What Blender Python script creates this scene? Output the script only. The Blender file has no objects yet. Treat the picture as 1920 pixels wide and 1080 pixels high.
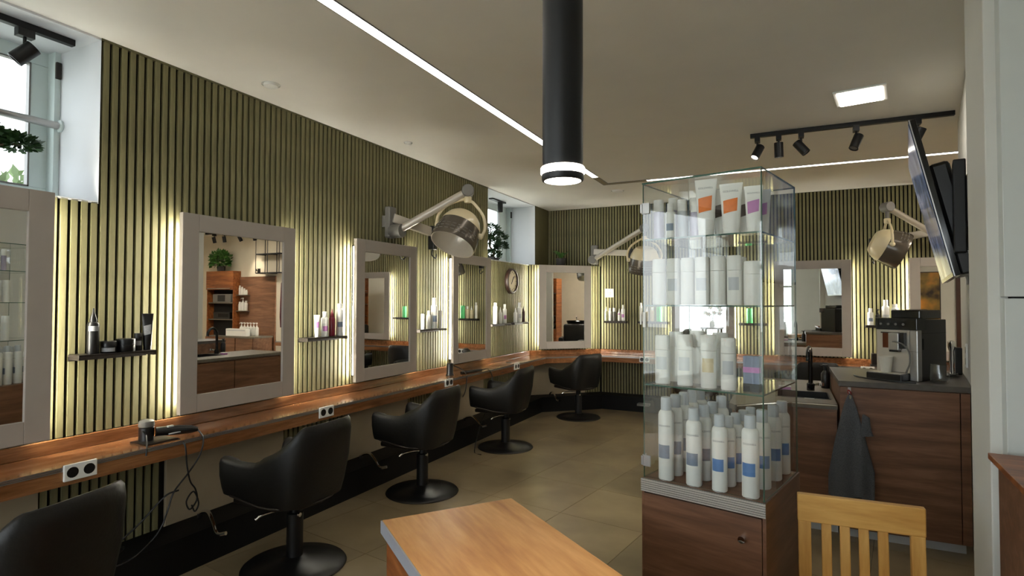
import bpy, bmesh, math, random
from mathutils import Vector, Matrix, noise
random.seed(7)
R = math.radians
PI = math.pi
SC = bpy.context.scene
COL = SC.collection

# ------------------------------------------------------------------ camera
cam = bpy.data.cameras.new('camera')
cam.sensor_width = 36.0
cam.lens = 36.0 * 1061.95 / 1920
cam.clip_start = 0.05
cam.clip_end = 200
co = bpy.data.objects.new('camera', cam)
COL.objects.link(co)
rx = Vector((0.90059128, 0.43466334, 0.00177063))
ux = Vector((0.00913513, -0.02299965, 0.99969374))
fx = Vector((-0.43457094, 0.90029928, 0.02468399))
co.matrix_world = Matrix(((rx.x, ux.x, -fx.x, 0), (rx.y, ux.y, -fx.y, 0), (rx.z, ux.z, -fx.z, 1.5), (0, 0, 0, 1)))
SC.camera = co

# ------------------------------------------------------------------ world, exposure
w = bpy.data.worlds.new('world')
SC.world = w
w.use_nodes = True
nt = w.node_tree
bg = nt.nodes['Background']
tc = nt.nodes.new('ShaderNodeTexCoord')
nz = nt.nodes.new('ShaderNodeTexNoise')
nz.inputs['Scale'].default_value = 1.6
cr = nt.nodes.new('ShaderNodeValToRGB')
cr.color_ramp.elements[0].color = (0.80, 0.90, 1.0, 1)
cr.color_ramp.elements[1].color = (1.0, 1.0, 1.0, 1)
nt.links.new(tc.outputs['Generated'], nz.inputs['Vector'])
nt.links.new(nz.outputs['Fac'], cr.inputs['Fac'])
nt.links.new(cr.outputs['Color'], bg.inputs['Color'])
bg.inputs['Strength'].default_value = 3.1
SC.view_settings.view_transform = 'Standard'
SC.view_settings.look = 'None'
SC.view_settings.gamma = 1.0
SC.view_settings.use_curve_mapping = False
SC.view_settings.exposure = 1.0
SC.cycles.transparent_max_bounces = 32
SC.cycles.max_bounces = 10
SC.cycles.glossy_bounces = 6
SC.cycles.use_denoising = True
SC.cycles.sample_clamp_indirect = 6.0

# strengths of the real lamps of the room
LED_STRIP = 5.5
MIRROR_LED = 37.0
PANEL_LED = 16.0
WARM = (1.0, 0.86, 0.66)
WARMW = (1.0, 0.94, 0.84)

# ------------------------------------------------------------------ materials
def lin(r, g, b):
    f = lambda c: (c / 255 / 12.92) if c / 255 <= 0.04045 else ((c / 255 + 0.055) / 1.055) ** 2.4
    return (f(r), f(g), f(b), 1)

MATS = {}
def mat(name, col, rough=0.5, metal=0.0, var=0.0, scale=12.0, bump=0.0, spec=0.5, stretch=(1, 1, 1), coat=0.0):
    """plain procedural material: colour with a little noise variation and relief"""
    if name in MATS:
        return MATS[name]
    m = bpy.data.materials.new(name)
    m.use_nodes = True
    n, l = m.node_tree.nodes, m.node_tree.links
    b = n['Principled BSDF']
    b.inputs['Base Color'].default_value = col
    b.inputs['Roughness'].default_value = rough
    b.inputs['Metallic'].default_value = metal
    b.inputs['Specular IOR Level'].default_value = spec
    b.inputs['Coat Weight'].default_value = coat
    if var or bump:
        t = n.new('ShaderNodeTexCoord'); mp = n.new('ShaderNodeMapping'); z = n.new('ShaderNodeTexNoise')
        mp.inputs['Scale'].default_value = stretch
        z.inputs['Scale'].default_value = scale; z.inputs['Detail'].default_value = 4
        l.new(t.outputs['Object'], mp.inputs['Vector']); l.new(mp.outputs['Vector'], z.inputs['Vector'])
        if var:
            r = n.new('ShaderNodeValToRGB')
            r.color_ramp.elements[0].position = 0.3; r.color_ramp.elements[1].position = 0.7
            r.color_ramp.elements[0].color = [c * (1 - var) for c in col[:3]] + [1]
            r.color_ramp.elements[1].color = [min(1, c * (1 + var)) for c in col[:3]] + [1]
            l.new(z.outputs['Fac'], r.inputs['Fac']); l.new(r.outputs['Color'], b.inputs['Base Color'])
        if bump:
            bp = n.new('ShaderNodeBump'); bp.inputs['Strength'].default_value = bump; bp.inputs['Distance'].default_value = 0.004
            l.new(z.outputs['Fac'], bp.inputs['Height']); l.new(bp.outputs['Normal'], b.inputs['Normal'])
    MATS[name] = m
    return m

def wood(name, c1, c2, axis=0, scale=5.0, rough=0.35, stretch=14.0, c3=None, coat=0.0, rnd=0.0, spec=0.5):
    """wood with the grain running along one object axis"""
    if name in MATS:
        return MATS[name]
    m = bpy.data.materials.new(name)
    m.use_nodes = True
    n, l = m.node_tree.nodes, m.node_tree.links
    b = n['Principled BSDF']
    b.inputs['Roughness'].default_value = rough
    b.inputs['Coat Weight'].default_value = coat
    b.inputs['Coat Roughness'].default_value = 0.08
    b.inputs['Specular IOR Level'].default_value = spec
    t = n.new('ShaderNodeTexCoord'); mp = n.new('ShaderNodeMapping')
    s = [stretch, stretch, stretch]; s[axis] = 1.0
    mp.inputs['Scale'].default_value = s
    l.new(t.outputs['Object'], mp.inputs['Vector'])
    a = n.new('ShaderNodeTexNoise'); a.inputs['Scale'].default_value = scale * 0.35; a.inputs['Detail'].default_value = 6
    a.inputs['Distortion'].default_value = 0.6
    d = n.new('ShaderNodeTexNoise'); d.inputs['Scale'].default_value = scale * 2.2; d.inputs['Detail'].default_value = 3
    l.new(mp.outputs['Vector'], a.inputs['Vector']); l.new(mp.outputs['Vector'], d.inputs['Vector'])
    mx = n.new('ShaderNodeMath'); mx.operation = 'MULTIPLY_ADD'
    mx.inputs[1].default_value = 0.35
    l.new(d.outputs['Fac'], mx.inputs[0]); l.new(a.outputs['Fac'], mx.inputs[2])
    r = n.new('ShaderNodeValToRGB')
    r.color_ramp.elements[0].position = 0.45; r.color_ramp.elements[1].position = 0.88
    r.color_ramp.elements[0].color = c1; r.color_ramp.elements[1].color = c2
    if c3:
        e = r.color_ramp.elements.new(0.66); e.color = c3
    l.new(mx.outputs[0], r.inputs['Fac'])
    out = r.outputs['Color']
    if rnd:
        oi = n.new('ShaderNodeObjectInfo'); hs = n.new('ShaderNodeHueSaturation'); ma = n.new('ShaderNodeMath')
        ma.operation = 'MULTIPLY_ADD'; ma.inputs[1].default_value = rnd; ma.inputs[2].default_value = 1 - rnd / 2
        l.new(oi.outputs['Random'], ma.inputs[0]); l.new(ma.outputs[0], hs.inputs['Value']); l.new(out, hs.inputs['Color'])
        out = hs.outputs['Color']
    l.new(out, b.inputs['Base Color'])
    MATS[name] = m
    return m

def emit(name, col, strength):
    if name in MATS:
        return MATS[name]
    m = bpy.data.materials.new(name)
    m.use_nodes = True
    n, l = m.node_tree.nodes, m.node_tree.links
    n.remove(n['Principled BSDF'])
    e = n.new('ShaderNodeEmission'); e.inputs['Color'].default_value = (*col[:3], 1); e.inputs['Strength'].default_value = strength
    l.new(e.outputs[0], n['Material Output'].inputs[0])
    MATS[name] = m
    return m

def glass(name, tint=(0.985, 0.994, 0.988), ior=1.75, gloss=(1, 1, 1)):
    """clear pane: see-through plus a mirror-like reflection on the outer faces"""
    if name in MATS:
        return MATS[name]
    m = bpy.data.materials.new(name)
    m.use_nodes = True
    n, l = m.node_tree.nodes, m.node_tree.links
    n.remove(n['Principled BSDF'])
    tr = n.new('ShaderNodeBsdfTransparent'); tr.inputs['Color'].default_value = (*tint, 1)
    gl = n.new('ShaderNodeBsdfGlossy'); gl.inputs['Roughness'].default_value = 0.0; gl.inputs['Color'].default_value = (*gloss, 1)
    fr = n.new('ShaderNodeFresnel'); fr.inputs['IOR'].default_value = ior
    ge = n.new('ShaderNodeNewGeometry'); sb = n.new('ShaderNodeMath'); sb.operation = 'SUBTRACT'; sb.inputs[0].default_value = 1.0
    mu = n.new('ShaderNodeMath'); mu.operation = 'MULTIPLY'
    mx = n.new('ShaderNodeMixShader')
    l.new(ge.outputs['Backfacing'], sb.inputs[1]); l.new(fr.outputs[0], mu.inputs[0]); l.new(sb.outputs[0], mu.inputs[1])
    l.new(mu.outputs[0], mx.inputs[0]); l.new(tr.outputs[0], mx.inputs[1]); l.new(gl.outputs[0], mx.inputs[2])
    l.new(mx.outputs[0], n['Material Output'].inputs[0])
    MATS[name] = m
    return m

M_CEIL = mat('ceiling_paint', lin(236, 233, 226), 0.9, var=0.02, scale=3)
M_WHITE = mat('white_plaster', lin(212, 214, 217), 0.85, var=0.02, scale=4)
M_CREAM = mat('cream_plaster', lin(214, 205, 186), 0.85, var=0.03, scale=5, bump=0.05)
M_CREAM_SHADE = mat('shaded_plaster', lin(172, 158, 132), 0.85, var=0.04, scale=5, bump=0.05)  # plaster darkened to carry the shade under the counter
M_GREYW = mat('grey_white_paint', lin(214, 213, 206), 0.8, var=0.03, scale=3)
M_FELT = mat('black_felt_backing', lin(9, 8, 6), 0.95, var=0.2, scale=40)
M_SLAT = wood('olive_slat', lin(114, 110, 80), lin(141, 136, 100), axis=2, scale=9, rough=0.6, stretch=10, rnd=0.14, spec=0.3)
M_OLIVE = mat('olive_paint', lin(96, 92, 62), 0.7, var=0.06, scale=6)
M_COUNTER = wood('orange_walnut', lin(104, 66, 38), lin(158, 110, 70), axis=1, scale=6, rough=0.2, stretch=12, c3=lin(132, 86, 52), coat=0.7)
M_COUNTX = wood('orange_walnut_cross', lin(104, 66, 38), lin(158, 110, 70), axis=0, scale=6, rough=0.2, stretch=12, c3=lin(132, 86, 52), coat=0.7)
M_WALNUT = wood('walnut_laminate', lin(96, 66, 48), lin(136, 98, 74), axis=0, scale=5, rough=0.4, stretch=11, c3=lin(116, 80, 58))
M_WALNUTY = wood('walnut_laminate_side', lin(96, 66, 48), lin(136, 98, 74), axis=1, scale=5, rough=0.4, stretch=11, c3=lin(116, 80, 58))
M_TEAK = wood('warm_teak_laminate', lin(104, 56, 26), lin(168, 104, 56), axis=0, scale=5, rough=0.4, stretch=11, c3=lin(140, 80, 40))
M_BEECH = wood('beech_top', lin(178, 120, 64), lin(222, 170, 108), axis=0, scale=4, rough=0.38, stretch=7, c3=lin(202, 146, 84))
M_CHAIRW = wood('oiled_beech', lin(196, 142, 66), lin(226, 178, 100), axis=2, scale=6, rough=0.45, stretch=9, c3=lin(212, 160, 82))
M_CHAIRX = wood('oiled_beech_cross', lin(196, 142, 66), lin(226, 178, 100), axis=0, scale=6, rough=0.45, stretch=9, c3=lin(212, 160, 82))
M_STONE = mat('grey_stone_top', lin(104, 97, 86), 0.45, var=0.12, scale=30)
M_DSTONE = mat('dark_stone_top', lin(84, 78, 72), 0.4, var=0.12, scale=30)
M_TAUPE = mat('taupe_frame', lin(164, 156, 148), 0.45, var=0.03, scale=8)
M_MIRROR = mat('mirror_silver', (0.92, 0.93, 0.92, 1), 0.0, 1.0)
M_ALU = mat('brushed_aluminium', lin(176, 174, 172), 0.35, 0.9, var=0.05, scale=60, stretch=(1, 1, 20))
M_SILVER = mat('satin_silver', lin(196, 190, 180), 0.35, 0.45, var=0.03)
M_CHROME = mat('chrome', (0.85, 0.85, 0.86, 1), 0.08, 1.0)
M_BLACK = mat('black_metal', lin(20, 20, 22), 0.45, 0.2, var=0.1, scale=30)
M_BLACKP = mat('black_plastic', lin(15, 15, 16), 0.35, var=0.1, scale=30)
M_BLACKG = mat('black_gloss', lin(14, 14, 15), 0.12)
M_LEATHER = mat('black_leather', lin(19, 18, 17), 0.45, var=0.15, scale=60, bump=0.25, spec=0.4)
M_BROWNB = mat('dark_bronze', lin(46, 40, 36), 0.4, 0.5, var=0.1, scale=20)
M_PLINTH = mat('black_plinth', lin(8, 8, 8), 0.6, spec=.25, var=0.1, scale=20)
M_CREAMP = mat('cream_plastic', lin(222, 208, 172), 0.28, var=0.02, coat=0.3)
M_GREYB = mat('smoke_grey_visor', lin(98, 91, 82), 0.22, 0.4, var=0.05)
M_GREYP = mat('grey_plastic', lin(112, 110, 106), 0.4, var=0.04)
M_WP = mat('white_plastic', lin(236, 236, 232), 0.35, var=0.01)
M_GP = mat('pale_grey_plastic', lin(196, 200, 204), 0.35, var=0.01)
M_CANCAP = mat('cap_grey', lin(190, 196, 202), 0.4, var=0.02)
M_BLUEL = mat('blue_label', lin(92, 132, 186), 0.45, var=0.06, scale=90)
M_SLATEL = mat('slate_label', lin(120, 132, 150), 0.45, var=0.06, scale=90)
M_ORANGEL = mat('orange_label', lin(232, 122, 36), 0.45, var=0.08, scale=60)
M_PURPLEL = mat('pink_purple_label', lin(190, 128, 186), 0.45, var=0.06, scale=60)
M_BROWNL = mat('brown_label', lin(78, 62, 54), 0.45, var=0.06, scale=60)
M_INK = mat('grey_ink', lin(96, 98, 104), 0.6)
M_LILAC = mat('lilac_bottle', lin(176, 168, 190), 0.15, var=0.05, coat=0.4)
M_RED = mat('wine_red_plastic', lin(118, 22, 44), 0.3)
M_MINT = mat('mint_green_plastic', lin(96, 206, 130), 0.35)
M_TOWEL = mat('charcoal_towel', lin(84, 86, 90), 0.95, var=0.25, scale=160, bump=0.6)
M_LEAF = mat('leaf_green', lin(46, 78, 36), 0.55, var=0.35, scale=9)
M_LEAF2 = mat('fern_green', lin(66, 110, 44), 0.55, var=0.35, scale=9)
M_BARK = mat('bark', lin(78, 60, 42), 0.9, var=0.3, scale=30, bump=0.5)
M_POT = mat('dark_pot', lin(54, 50, 48), 0.5, var=0.1)
M_PALEFOL = mat('pale_foliage', lin(88, 106, 68), 0.8, var=0.3, scale=3)
M_PVC = mat('white_pvc', lin(206, 218, 216), 0.4, var=0.02)
M_GLASS = glass('clear_glass')
M_GEDGE = mat('green_glass_edge', lin(62, 96, 80), 0.15, var=0.1, scale=20)
M_WGLASS = glass('window_glass', (0.97, 0.98, 0.97), 1.5)
M_TUMBLER = glass('tumbler_glass', (0.95, 0.96, 0.955), 1.7)
M_DARK = mat('dark_inside', lin(14, 13, 12), 0.8)
M_LED = emit('led_strip_light', WARMW, LED_STRIP)
M_MLED = emit('mirror_led_light', (1.0, 0.95, 0.80), MIRROR_LED)
M_PLED = emit('panel_light', (1.0, 0.93, 0.82), PANEL_LED)
M_KITCHEN_FILL = emit('kitchen_fill_light', (1.0, 0.90, 0.74), 34.0)  # glow of the added fill panels in the mirrored rooms
M_SPOT = emit('spot_face', WARM, 6.0)
M_PEND = emit('pendant_light', (1.0, 0.92, 0.80), 5.0)

# floor tiles: stone look with a different tone for every tile
def tile_mat():
    m = bpy.data.materials.new('floor_tile_stone'); m.use_nodes = True
    n, l = m.node_tree.nodes, m.node_tree.links
    b = n['Principled BSDF']; b.inputs['Roughness'].default_value = 0.32
    b.inputs['Specular IOR Level'].default_value = 0.45
    ge = n.new('ShaderNodeNewGeometry'); z = n.new('ShaderNodeTexNoise'); z.inputs['Scale'].default_value = 2.2; z.inputs['Detail'].default_value = 6
    r = n.new('ShaderNodeValToRGB'); r.color_ramp.elements[0].position = 0.3; r.color_ramp.elements[1].position = 0.72
    r.color_ramp.elements[0].color = lin(118, 104, 80); r.color_ramp.elements[1].color = lin(152, 136, 106)
    oi = n.new('ShaderNodeObjectInfo'); hs = n.new('ShaderNodeHueSaturation'); ma = n.new('ShaderNodeMath')
    ma.operation = 'MULTIPLY_ADD'; ma.inputs[1].default_value = 0.24; ma.inputs[2].default_value = 0.88
    l.new(ge.outputs['Position'], z.inputs['Vector']); l.new(z.outputs['Fac'], r.inputs['Fac'])
    l.new(oi.outputs['Random'], ma.inputs[0]); l.new(ma.outputs[0], hs.inputs['Value'])
    l.new(r.outputs['Color'], hs.inputs['Color']); l.new(hs.outputs['Color'], b.inputs['Base Color'])
    bp = n.new('ShaderNodeBump'); bp.inputs['Strength'].default_value = 0.08; bp.inputs['Distance'].default_value = 0.003
    l.new(z.outputs['Fac'], bp.inputs['Height']); l.new(bp.outputs['Normal'], b.inputs['Normal'])
    return m
M_TILE = tile_mat()
M_GROUT = mat('grout', lin(72, 64, 50), 0.9, var=0.1, scale=20)

# ------------------------------------------------------------------ mesh builder
class MB:
    def __init__(self):
        self.v, self.f, self.mi = [], [], []
        self.cur = 0
    def face(self, idx):
        self.f.append(tuple(idx)); self.mi.append(self.cur)
    def box(self, x0, x1, y0, y1, z0, z1, M=None):
        b = len(self.v)
        for z in (z0, z1):
            for (x, y) in ((x0, y0), (x1, y0), (x1, y1), (x0, y1)):
                p = Vector((x, y, z)); self.v.append(M @ p if M else p)
        for q in ((3, 2, 1, 0), (4, 5, 6, 7), (0, 1, 5, 4), (1, 2, 6, 5), (2, 3, 7, 6), (3, 0, 4, 7)):
            self.face([b + i for i in q])
        return self
    def prism(self, poly, z0, z1, M=None):
        if sum(poly[i][0] * poly[(i + 1) % len(poly)][1] - poly[(i + 1) % len(poly)][0] * poly[i][1] for i in range(len(poly))) < 0:
            poly = poly[::-1]
        b = len(self.v); n = len(poly)
        for z in (z0, z1):
            for (x, y) in poly:
                p = Vector((x, y, z)); self.v.append(M @ p if M else p)
        self.face([b + i for i in reversed(range(n))]); self.face([b + n + i for i in range(n)])
        for i in range(n):
            j = (i + 1) % n
            self.face([b + i, b + j, b + n + j, b + n + i])
        return self
    def lathe(self, prof, n=20, M=None, sy=1.0, a0=0.0, a1=2 * PI, cap=True):
        full = abs(a1 - a0 - 2 * PI) < 1e-6
        cols = n if full else n + 1
        b = len(self.v)
        for (r, z) in prof:
            for i in range(cols):
                a = a0 + (a1 - a0) * i / n
                p = Vector((r * math.cos(a), r * math.sin(a) * sy, z)); self.v.append(M @ p if M else p)
        for k in range(len(prof) - 1):
            for i in range(n):
                j = (i + 1) % cols
                self.face([b + k * cols + i, b + k * cols + j, b + (k + 1) * cols + j, b + (k + 1) * cols + i])
        if full and cap:
            if prof[0][0] > 1e-6 and len(prof) > 2: self.face([b + i for i in reversed(range(cols))])
            if prof[-1][0] > 1e-6: self.face([b + (len(prof) - 1) * cols + i for i in range(cols)])
        return self
    def tube(self, pts, r, n=8, closed=False):
        pts = [Vector(p) for p in pts]; m = len(pts)
        rs = r if isinstance(r, (list, tuple)) else [r] * m
        b = len(self.v); up = None
        for i, p in enumerate(pts):
            t = (pts[min(i + 1, m - 1)] - pts[max(i - 1, 0)]).normalized()
            if up is None:
                up = Vector((0, 0, 1)) if abs(t.z) < 0.9 else Vector((1, 0, 0))
            s = t.cross(up).normalized(); up = s.cross(t).normalized()
            for k in range(n):
                a = 2 * PI * k / n
                self.v.append(p + (s * math.cos(a) + up * math.sin(a)) * rs[i])
        for i in range(m - 1):
            for k in range(n):
                j = (k + 1) % n
                self.face([b + i * n + k, b + i * n + j, b + (i + 1) * n + j, b + (i + 1) * n + k])
        self.face([b + k for k in reversed(range(n))]); self.face([b + (m - 1) * n + k for k in range(n)])
        return self
    def loft(self, rings, cap=True):
        b = len(self.v); n = len(rings[0])
        for rg in rings:
            self.v.extend(Vector(p) for p in rg)
        for i in range(len(rings) - 1):
            for k in range(n):
                j = (k + 1) % n
                self.face([b + i * n + k, b + i * n + j, b + (i + 1) * n + j, b + (i + 1) * n + k])
        if cap:
            self.face([b + k for k in reversed(range(n))]); self.face([b + (len(rings) - 1) * n + k for k in range(n)])
        return self
    def mesh(self, name, mats, smooth=None):
        me = bpy.data.meshes.new(name)
        me.from_pydata([tuple(p) for p in self.v], [], self.f)
        for m in (mats if isinstance(mats, (list, tuple)) else [mats]):
            me.materials.append(m)
        if len(set(self.mi)) > 1:
            me.polygons.foreach_set('material_index', self.mi)
        if smooth:
            me.polygons.foreach_set('use_smooth', [True] * len(self.f))
            me.set_sharp_from_angle(angle=R(smooth))
        me.validate()
        return me
    def build(self, name, mats, parent=None, smooth=None, bevel=0.0, fix=False):
        me = self.mesh(name, mats, smooth)
        if fix:
            bm = bmesh.new(); bm.from_mesh(me); bmesh.ops.recalc_face_normals(bm, faces=bm.faces); bm.to_mesh(me); bm.free()
        o = bpy.data.objects.new(name, me); COL.objects.link(o)
        if parent: o.parent = parent
        if bevel:
            md = o.modifiers.new('bevel', 'BEVEL'); md.width = bevel; md.segments = 2; md.limit_method = 'ANGLE'
        return o

def tag(o, label, cat, group=None):
    o['label'] = label; o['category'] = cat
    if group: o['group'] = group
    return o
def thing(name, label, cat, loc=(0, 0, 0), rz=0.0, group=None):
    o = bpy.data.objects.new(name, None); COL.objects.link(o)
    o.location = loc; o.rotation_euler = (0, 0, rz); o.empty_display_size = 0.05
    return tag(o, label, cat, group)
def struct(o):
    o['kind'] = 'structure'; return o
def dup(root, loc, rz, label, group=None):
    r = root.copy(); COL.objects.link(r); r.location = loc; r.rotation_euler = (0, 0, rz)
    r['label'] = label
    if group: r['group'] = group
    def rec(src, dst):
        for ch in list(src.children):
            c = ch.copy(); COL.objects.link(c); c.parent = dst
            rec(ch, c)
    rec(root, r)
    return r
def lamp(name, kind, loc, energy, col, parent=None, **kw):
    d = bpy.data.lights.new(name, kind); d.energy = energy; d.color = col
    for k, v in kw.items():
        if k != 'aim': setattr(d, k, v)
    o = bpy.data.objects.new(name, d); COL.objects.link(o); o.location = loc
    if 'aim' in kw:
        o.rotation_euler = Vector(kw['aim']).to_track_quat('-Z', 'Y').to_euler()
    if parent: o.parent = parent
    return o
def catmull(pts, k=6):
    P = [Vector(p) for p in pts]; P = [2 * P[0] - P[1]] + P + [2 * P[-1] - P[-2]]; out = []
    for i in range(1, len(P) - 2):
        for s in range(k):
            t = s / k
            out.append(0.5 * ((2 * P[i]) + (P[i + 1] - P[i - 1]) * t + (2 * P[i - 1] - 5 * P[i] + 4 * P[i + 1] - P[i + 2]) * t * t
                              + (3 * P[i] - P[i - 1] - 3 * P[i + 1] + P[i + 2]) * t ** 3))
    out.append(P[-2]); return out
def frame(o, u, v):
    """matrix with local x along u, local y along v, origin o"""
    u = Vector(u).normalized(); v = Vector(v); v = (v - u * v.dot(u)).normalized(); n = u.cross(v)
    return Matrix(((u.x, v.x, n.x, o[0]), (u.y, v.y, n.y, o[1]), (u.z, v.z, n.z, o[2]), (0, 0, 0, 1)))

def text_mesh(s, size, mat_, radius=None):
    """flat lettering mesh, readable from -y, centred on the origin, bent round a cylinder when radius is given"""
    c = bpy.data.curves.new('lettering', 'FONT'); c.body = s; c.size = size; c.align_x = 'CENTER'; c.align_y = 'CENTER'
    c.resolution_u = 2
    t = bpy.data.objects.new('lettering', c); COL.objects.link(t)
    bpy.context.view_layer.update()
    me = bpy.data.meshes.new_from_object(t)
    bpy.data.objects.remove(t); bpy.data.curves.remove(c)
    for v in me.vertices:
        x, y = v.co.x, v.co.y
        v.co = (radius * math.sin(x / radius), -radius * math.cos(x / radius), y) if radius else (x, 0, y)
    me.materials.clear(); me.materials.append(mat_)
    return me

# ------------------------------------------------------------------ room dimensions
X = -3.242       # face of the slats on the left wall
Y = 8.004        # face of the slats on the back wall
ZC = 2.89        # ceiling
ZK = 0.756       # styling counter
SILL = 2.022
XE = 5.2         # far side of the kitchen part
YF = -3.0        # shop front behind the camera
PW = lambda y: 0.81 + 0.184 * (y - 3.24)      # face of the partition on the right

# floor -------------------------------------------------------------
fl = struct(MB().box(X - 0.5, XE + 0.2, YF - 0.2, Y + 0.2, -0.12, -0.008).build('floor', M_GROUT))
def clip(poly, x0, x1, y0, y1):
    for ax, lim, sg in ((0, x0, 1), (0, x1, -1), (1, y0, 1), (1, y1, -1)):
        out = []
        for i in range(len(poly)):
            a, b = poly[i], poly[(i + 1) % len(poly)]
            da, db = (a[ax] - lim) * sg, (b[ax] - lim) * sg
            if da >= 0: out.append(a)
            if (da >= 0) != (db >= 0):
                t = da / (da - db); out.append((a[0] + (b[0] - a[0]) * t, a[1] + (b[1] - a[1]) * t))
        poly = out
        if len(poly) < 3: return []
    return poly
ta = R(-9.0); T = 0.62; tc0, ts0 = math.cos(ta), math.sin(ta)
full_tile = None
for i in range(-8, 14):
    for j in range(-14, 12):
        q = [(i * T + a, j * T + b) for a, b in ((.0015, .0015), (T - .0015, .0015), (T - .0015, T - .0015), (.0015, T - .0015))]
        q = [(-1.46 + x * tc0 - y * ts0, 3.82 + x * ts0 + y * tc0) for x, y in q]
        c = clip(q, X - 0.02, XE, YF, Y)
        if len(c) < 3: continue
        ar = 0.5 * abs(sum(c[k][0] * c[(k + 1) % len(c)][1] - c[(k + 1) % len(c)][0] * c[k][1] for k in range(len(c))))
        if ar < 0.004: continue
        if ar > 0.98 * (T - .003) ** 2:
            cx = sum(p[0] for p in q) / 4; cy = sum(p[1] for p in q) / 4
            if full_tile is None:
                full_tile = MB().prism([(p[0] - cx, p[1] - cy) for p in q], -0.008, 0.0).mesh('tile', M_TILE)
            o = bpy.data.objects.new('tile', full_tile); COL.objects.link(o); o.parent = fl; o.location = (cx, cy, 0)
        else:
            MB().prism(c, -0.008, 0.0).build('tile', M_TILE, fl)

# ceiling (recessed slots for the light line are modelled as trims) ---
struct(MB().box(X - 0.5, XE + 0.2, YF - 0.2, Y + 0.2, ZC, ZC + 0.15).build('ceiling', M_CEIL))

# left wall: backing with two high window openings --------------------
WS = (-2.85, -0.75); W1 = (0.29, 1.722); W2 = (6.04, 7.474)
mb = MB(); xa, xb = X - 0.5, X - 0.02
mb.box(xa, xb, YF - 0.2, WS[0], 0, ZC).box(xa, xb, WS[0], WS[1], 0, .5).box(xa, xb, WS[0], WS[1], 2.7, ZC).box(xa, xb, WS[1], W1[0], 0, ZC).box(xa, xb, W1[0], W1[1], 0, SILL - 0.01).box(xa, xb, W1[1], W2[0], 0, ZC)
mb.box(xa, xb, W2[0], W2[1], 0, SILL - 0.01).box(xa, xb, W2[1], Y + 0.2, 0, ZC)
wl = struct(mb.build('wall_left', M_FELT))
MB().box(xb - .001, X, YF, WS[0], 0, ZC).box(xb - .001, X, WS[1], 0.0, 0, ZC).box(xb - .001, X, WS[0], WS[1], 0, .5).box(xb - .001, X, WS[0], WS[1], 2.7, ZC).build('plaster_panel', M_GREYW, wl)
def slat_mesh(name, h, wdt, axis, depth=0.018):
    m = MB()
    if axis == 0: m.box(-depth, 0.0, -wdt / 2, wdt / 2, 0, h)
    else: m.box(-wdt / 2, wdt / 2, 0.0, depth, 0, h)
    return m.mesh(name, M_SLAT)
CACHE = {}
def slat(parent, loc, h, wdt, axis, rz=0.0):
    k = (round(h, 3), wdt, axis)
    if k not in CACHE: CACHE[k] = slat_mesh('slat', h, wdt, axis)
    o = bpy.data.objects.new('slat', CACHE[k]); COL.objects.link(o); o.parent = parent; o.location = loc
    o.rotation_euler = (0, 0, rz)
P1 = 0.0455
y = 0.02
LIP = 0.824
while y < 7.24:
    win = W1[0] - .01 < y < W1[1] + .012 or W2[0] - .012 < y < W2[1] + .01
    slat(wl, (X, y, LIP), (SILL - 0.004 if win else ZC - 0.012) - LIP, 0.0290, 0)
    y += P1
# panels below the counter: plaster with shade painted in under every mirror, slats between
MIR = [0.640, 2.117, 3.597, 5.094]; MW = 0.840
edges = []
y = -1.0
for m0 in MIR:
    edges.append((y, m0 - 0.012)); y = m0 + MW + 0.005
edges.append((y, 7.25))
for (a, b) in edges[1:]:
    k = 0
    while a + 0.02 + k * P1 < b - 0.01:
        slat(wl, (X, a + 0.02 + k * P1, 0.19), 0.49, 0.0290, 0); k += 1
for m0 in MIR:
    MB().box(X - 0.019, X + 0.002, m0 - 0.008, m0 + MW + 0.002, 0.0, 0.70).build('plaster_panel', M_CREAM_SHADE, wl)
# thin top trim along ceiling
t = struct(MB().box(X - 0.02, X + 0.004, W1[1], W2[0], ZC - 0.012, ZC).build('trim_1', M_OLIVE))
# side panel beyond the second window
struct(MB().box(X - 0.019, X, W2[1] + 0.012, Y - 0.002, SILL - 0.03, ZC - 0.001).build('trim_2', M_OLIVE))
struct(MB().box(X - 0.02, X + 0.001, W2[1], W2[1] + 0.012, SILL, ZC - 0.001).build('trim_3', M_BLACK))

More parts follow.
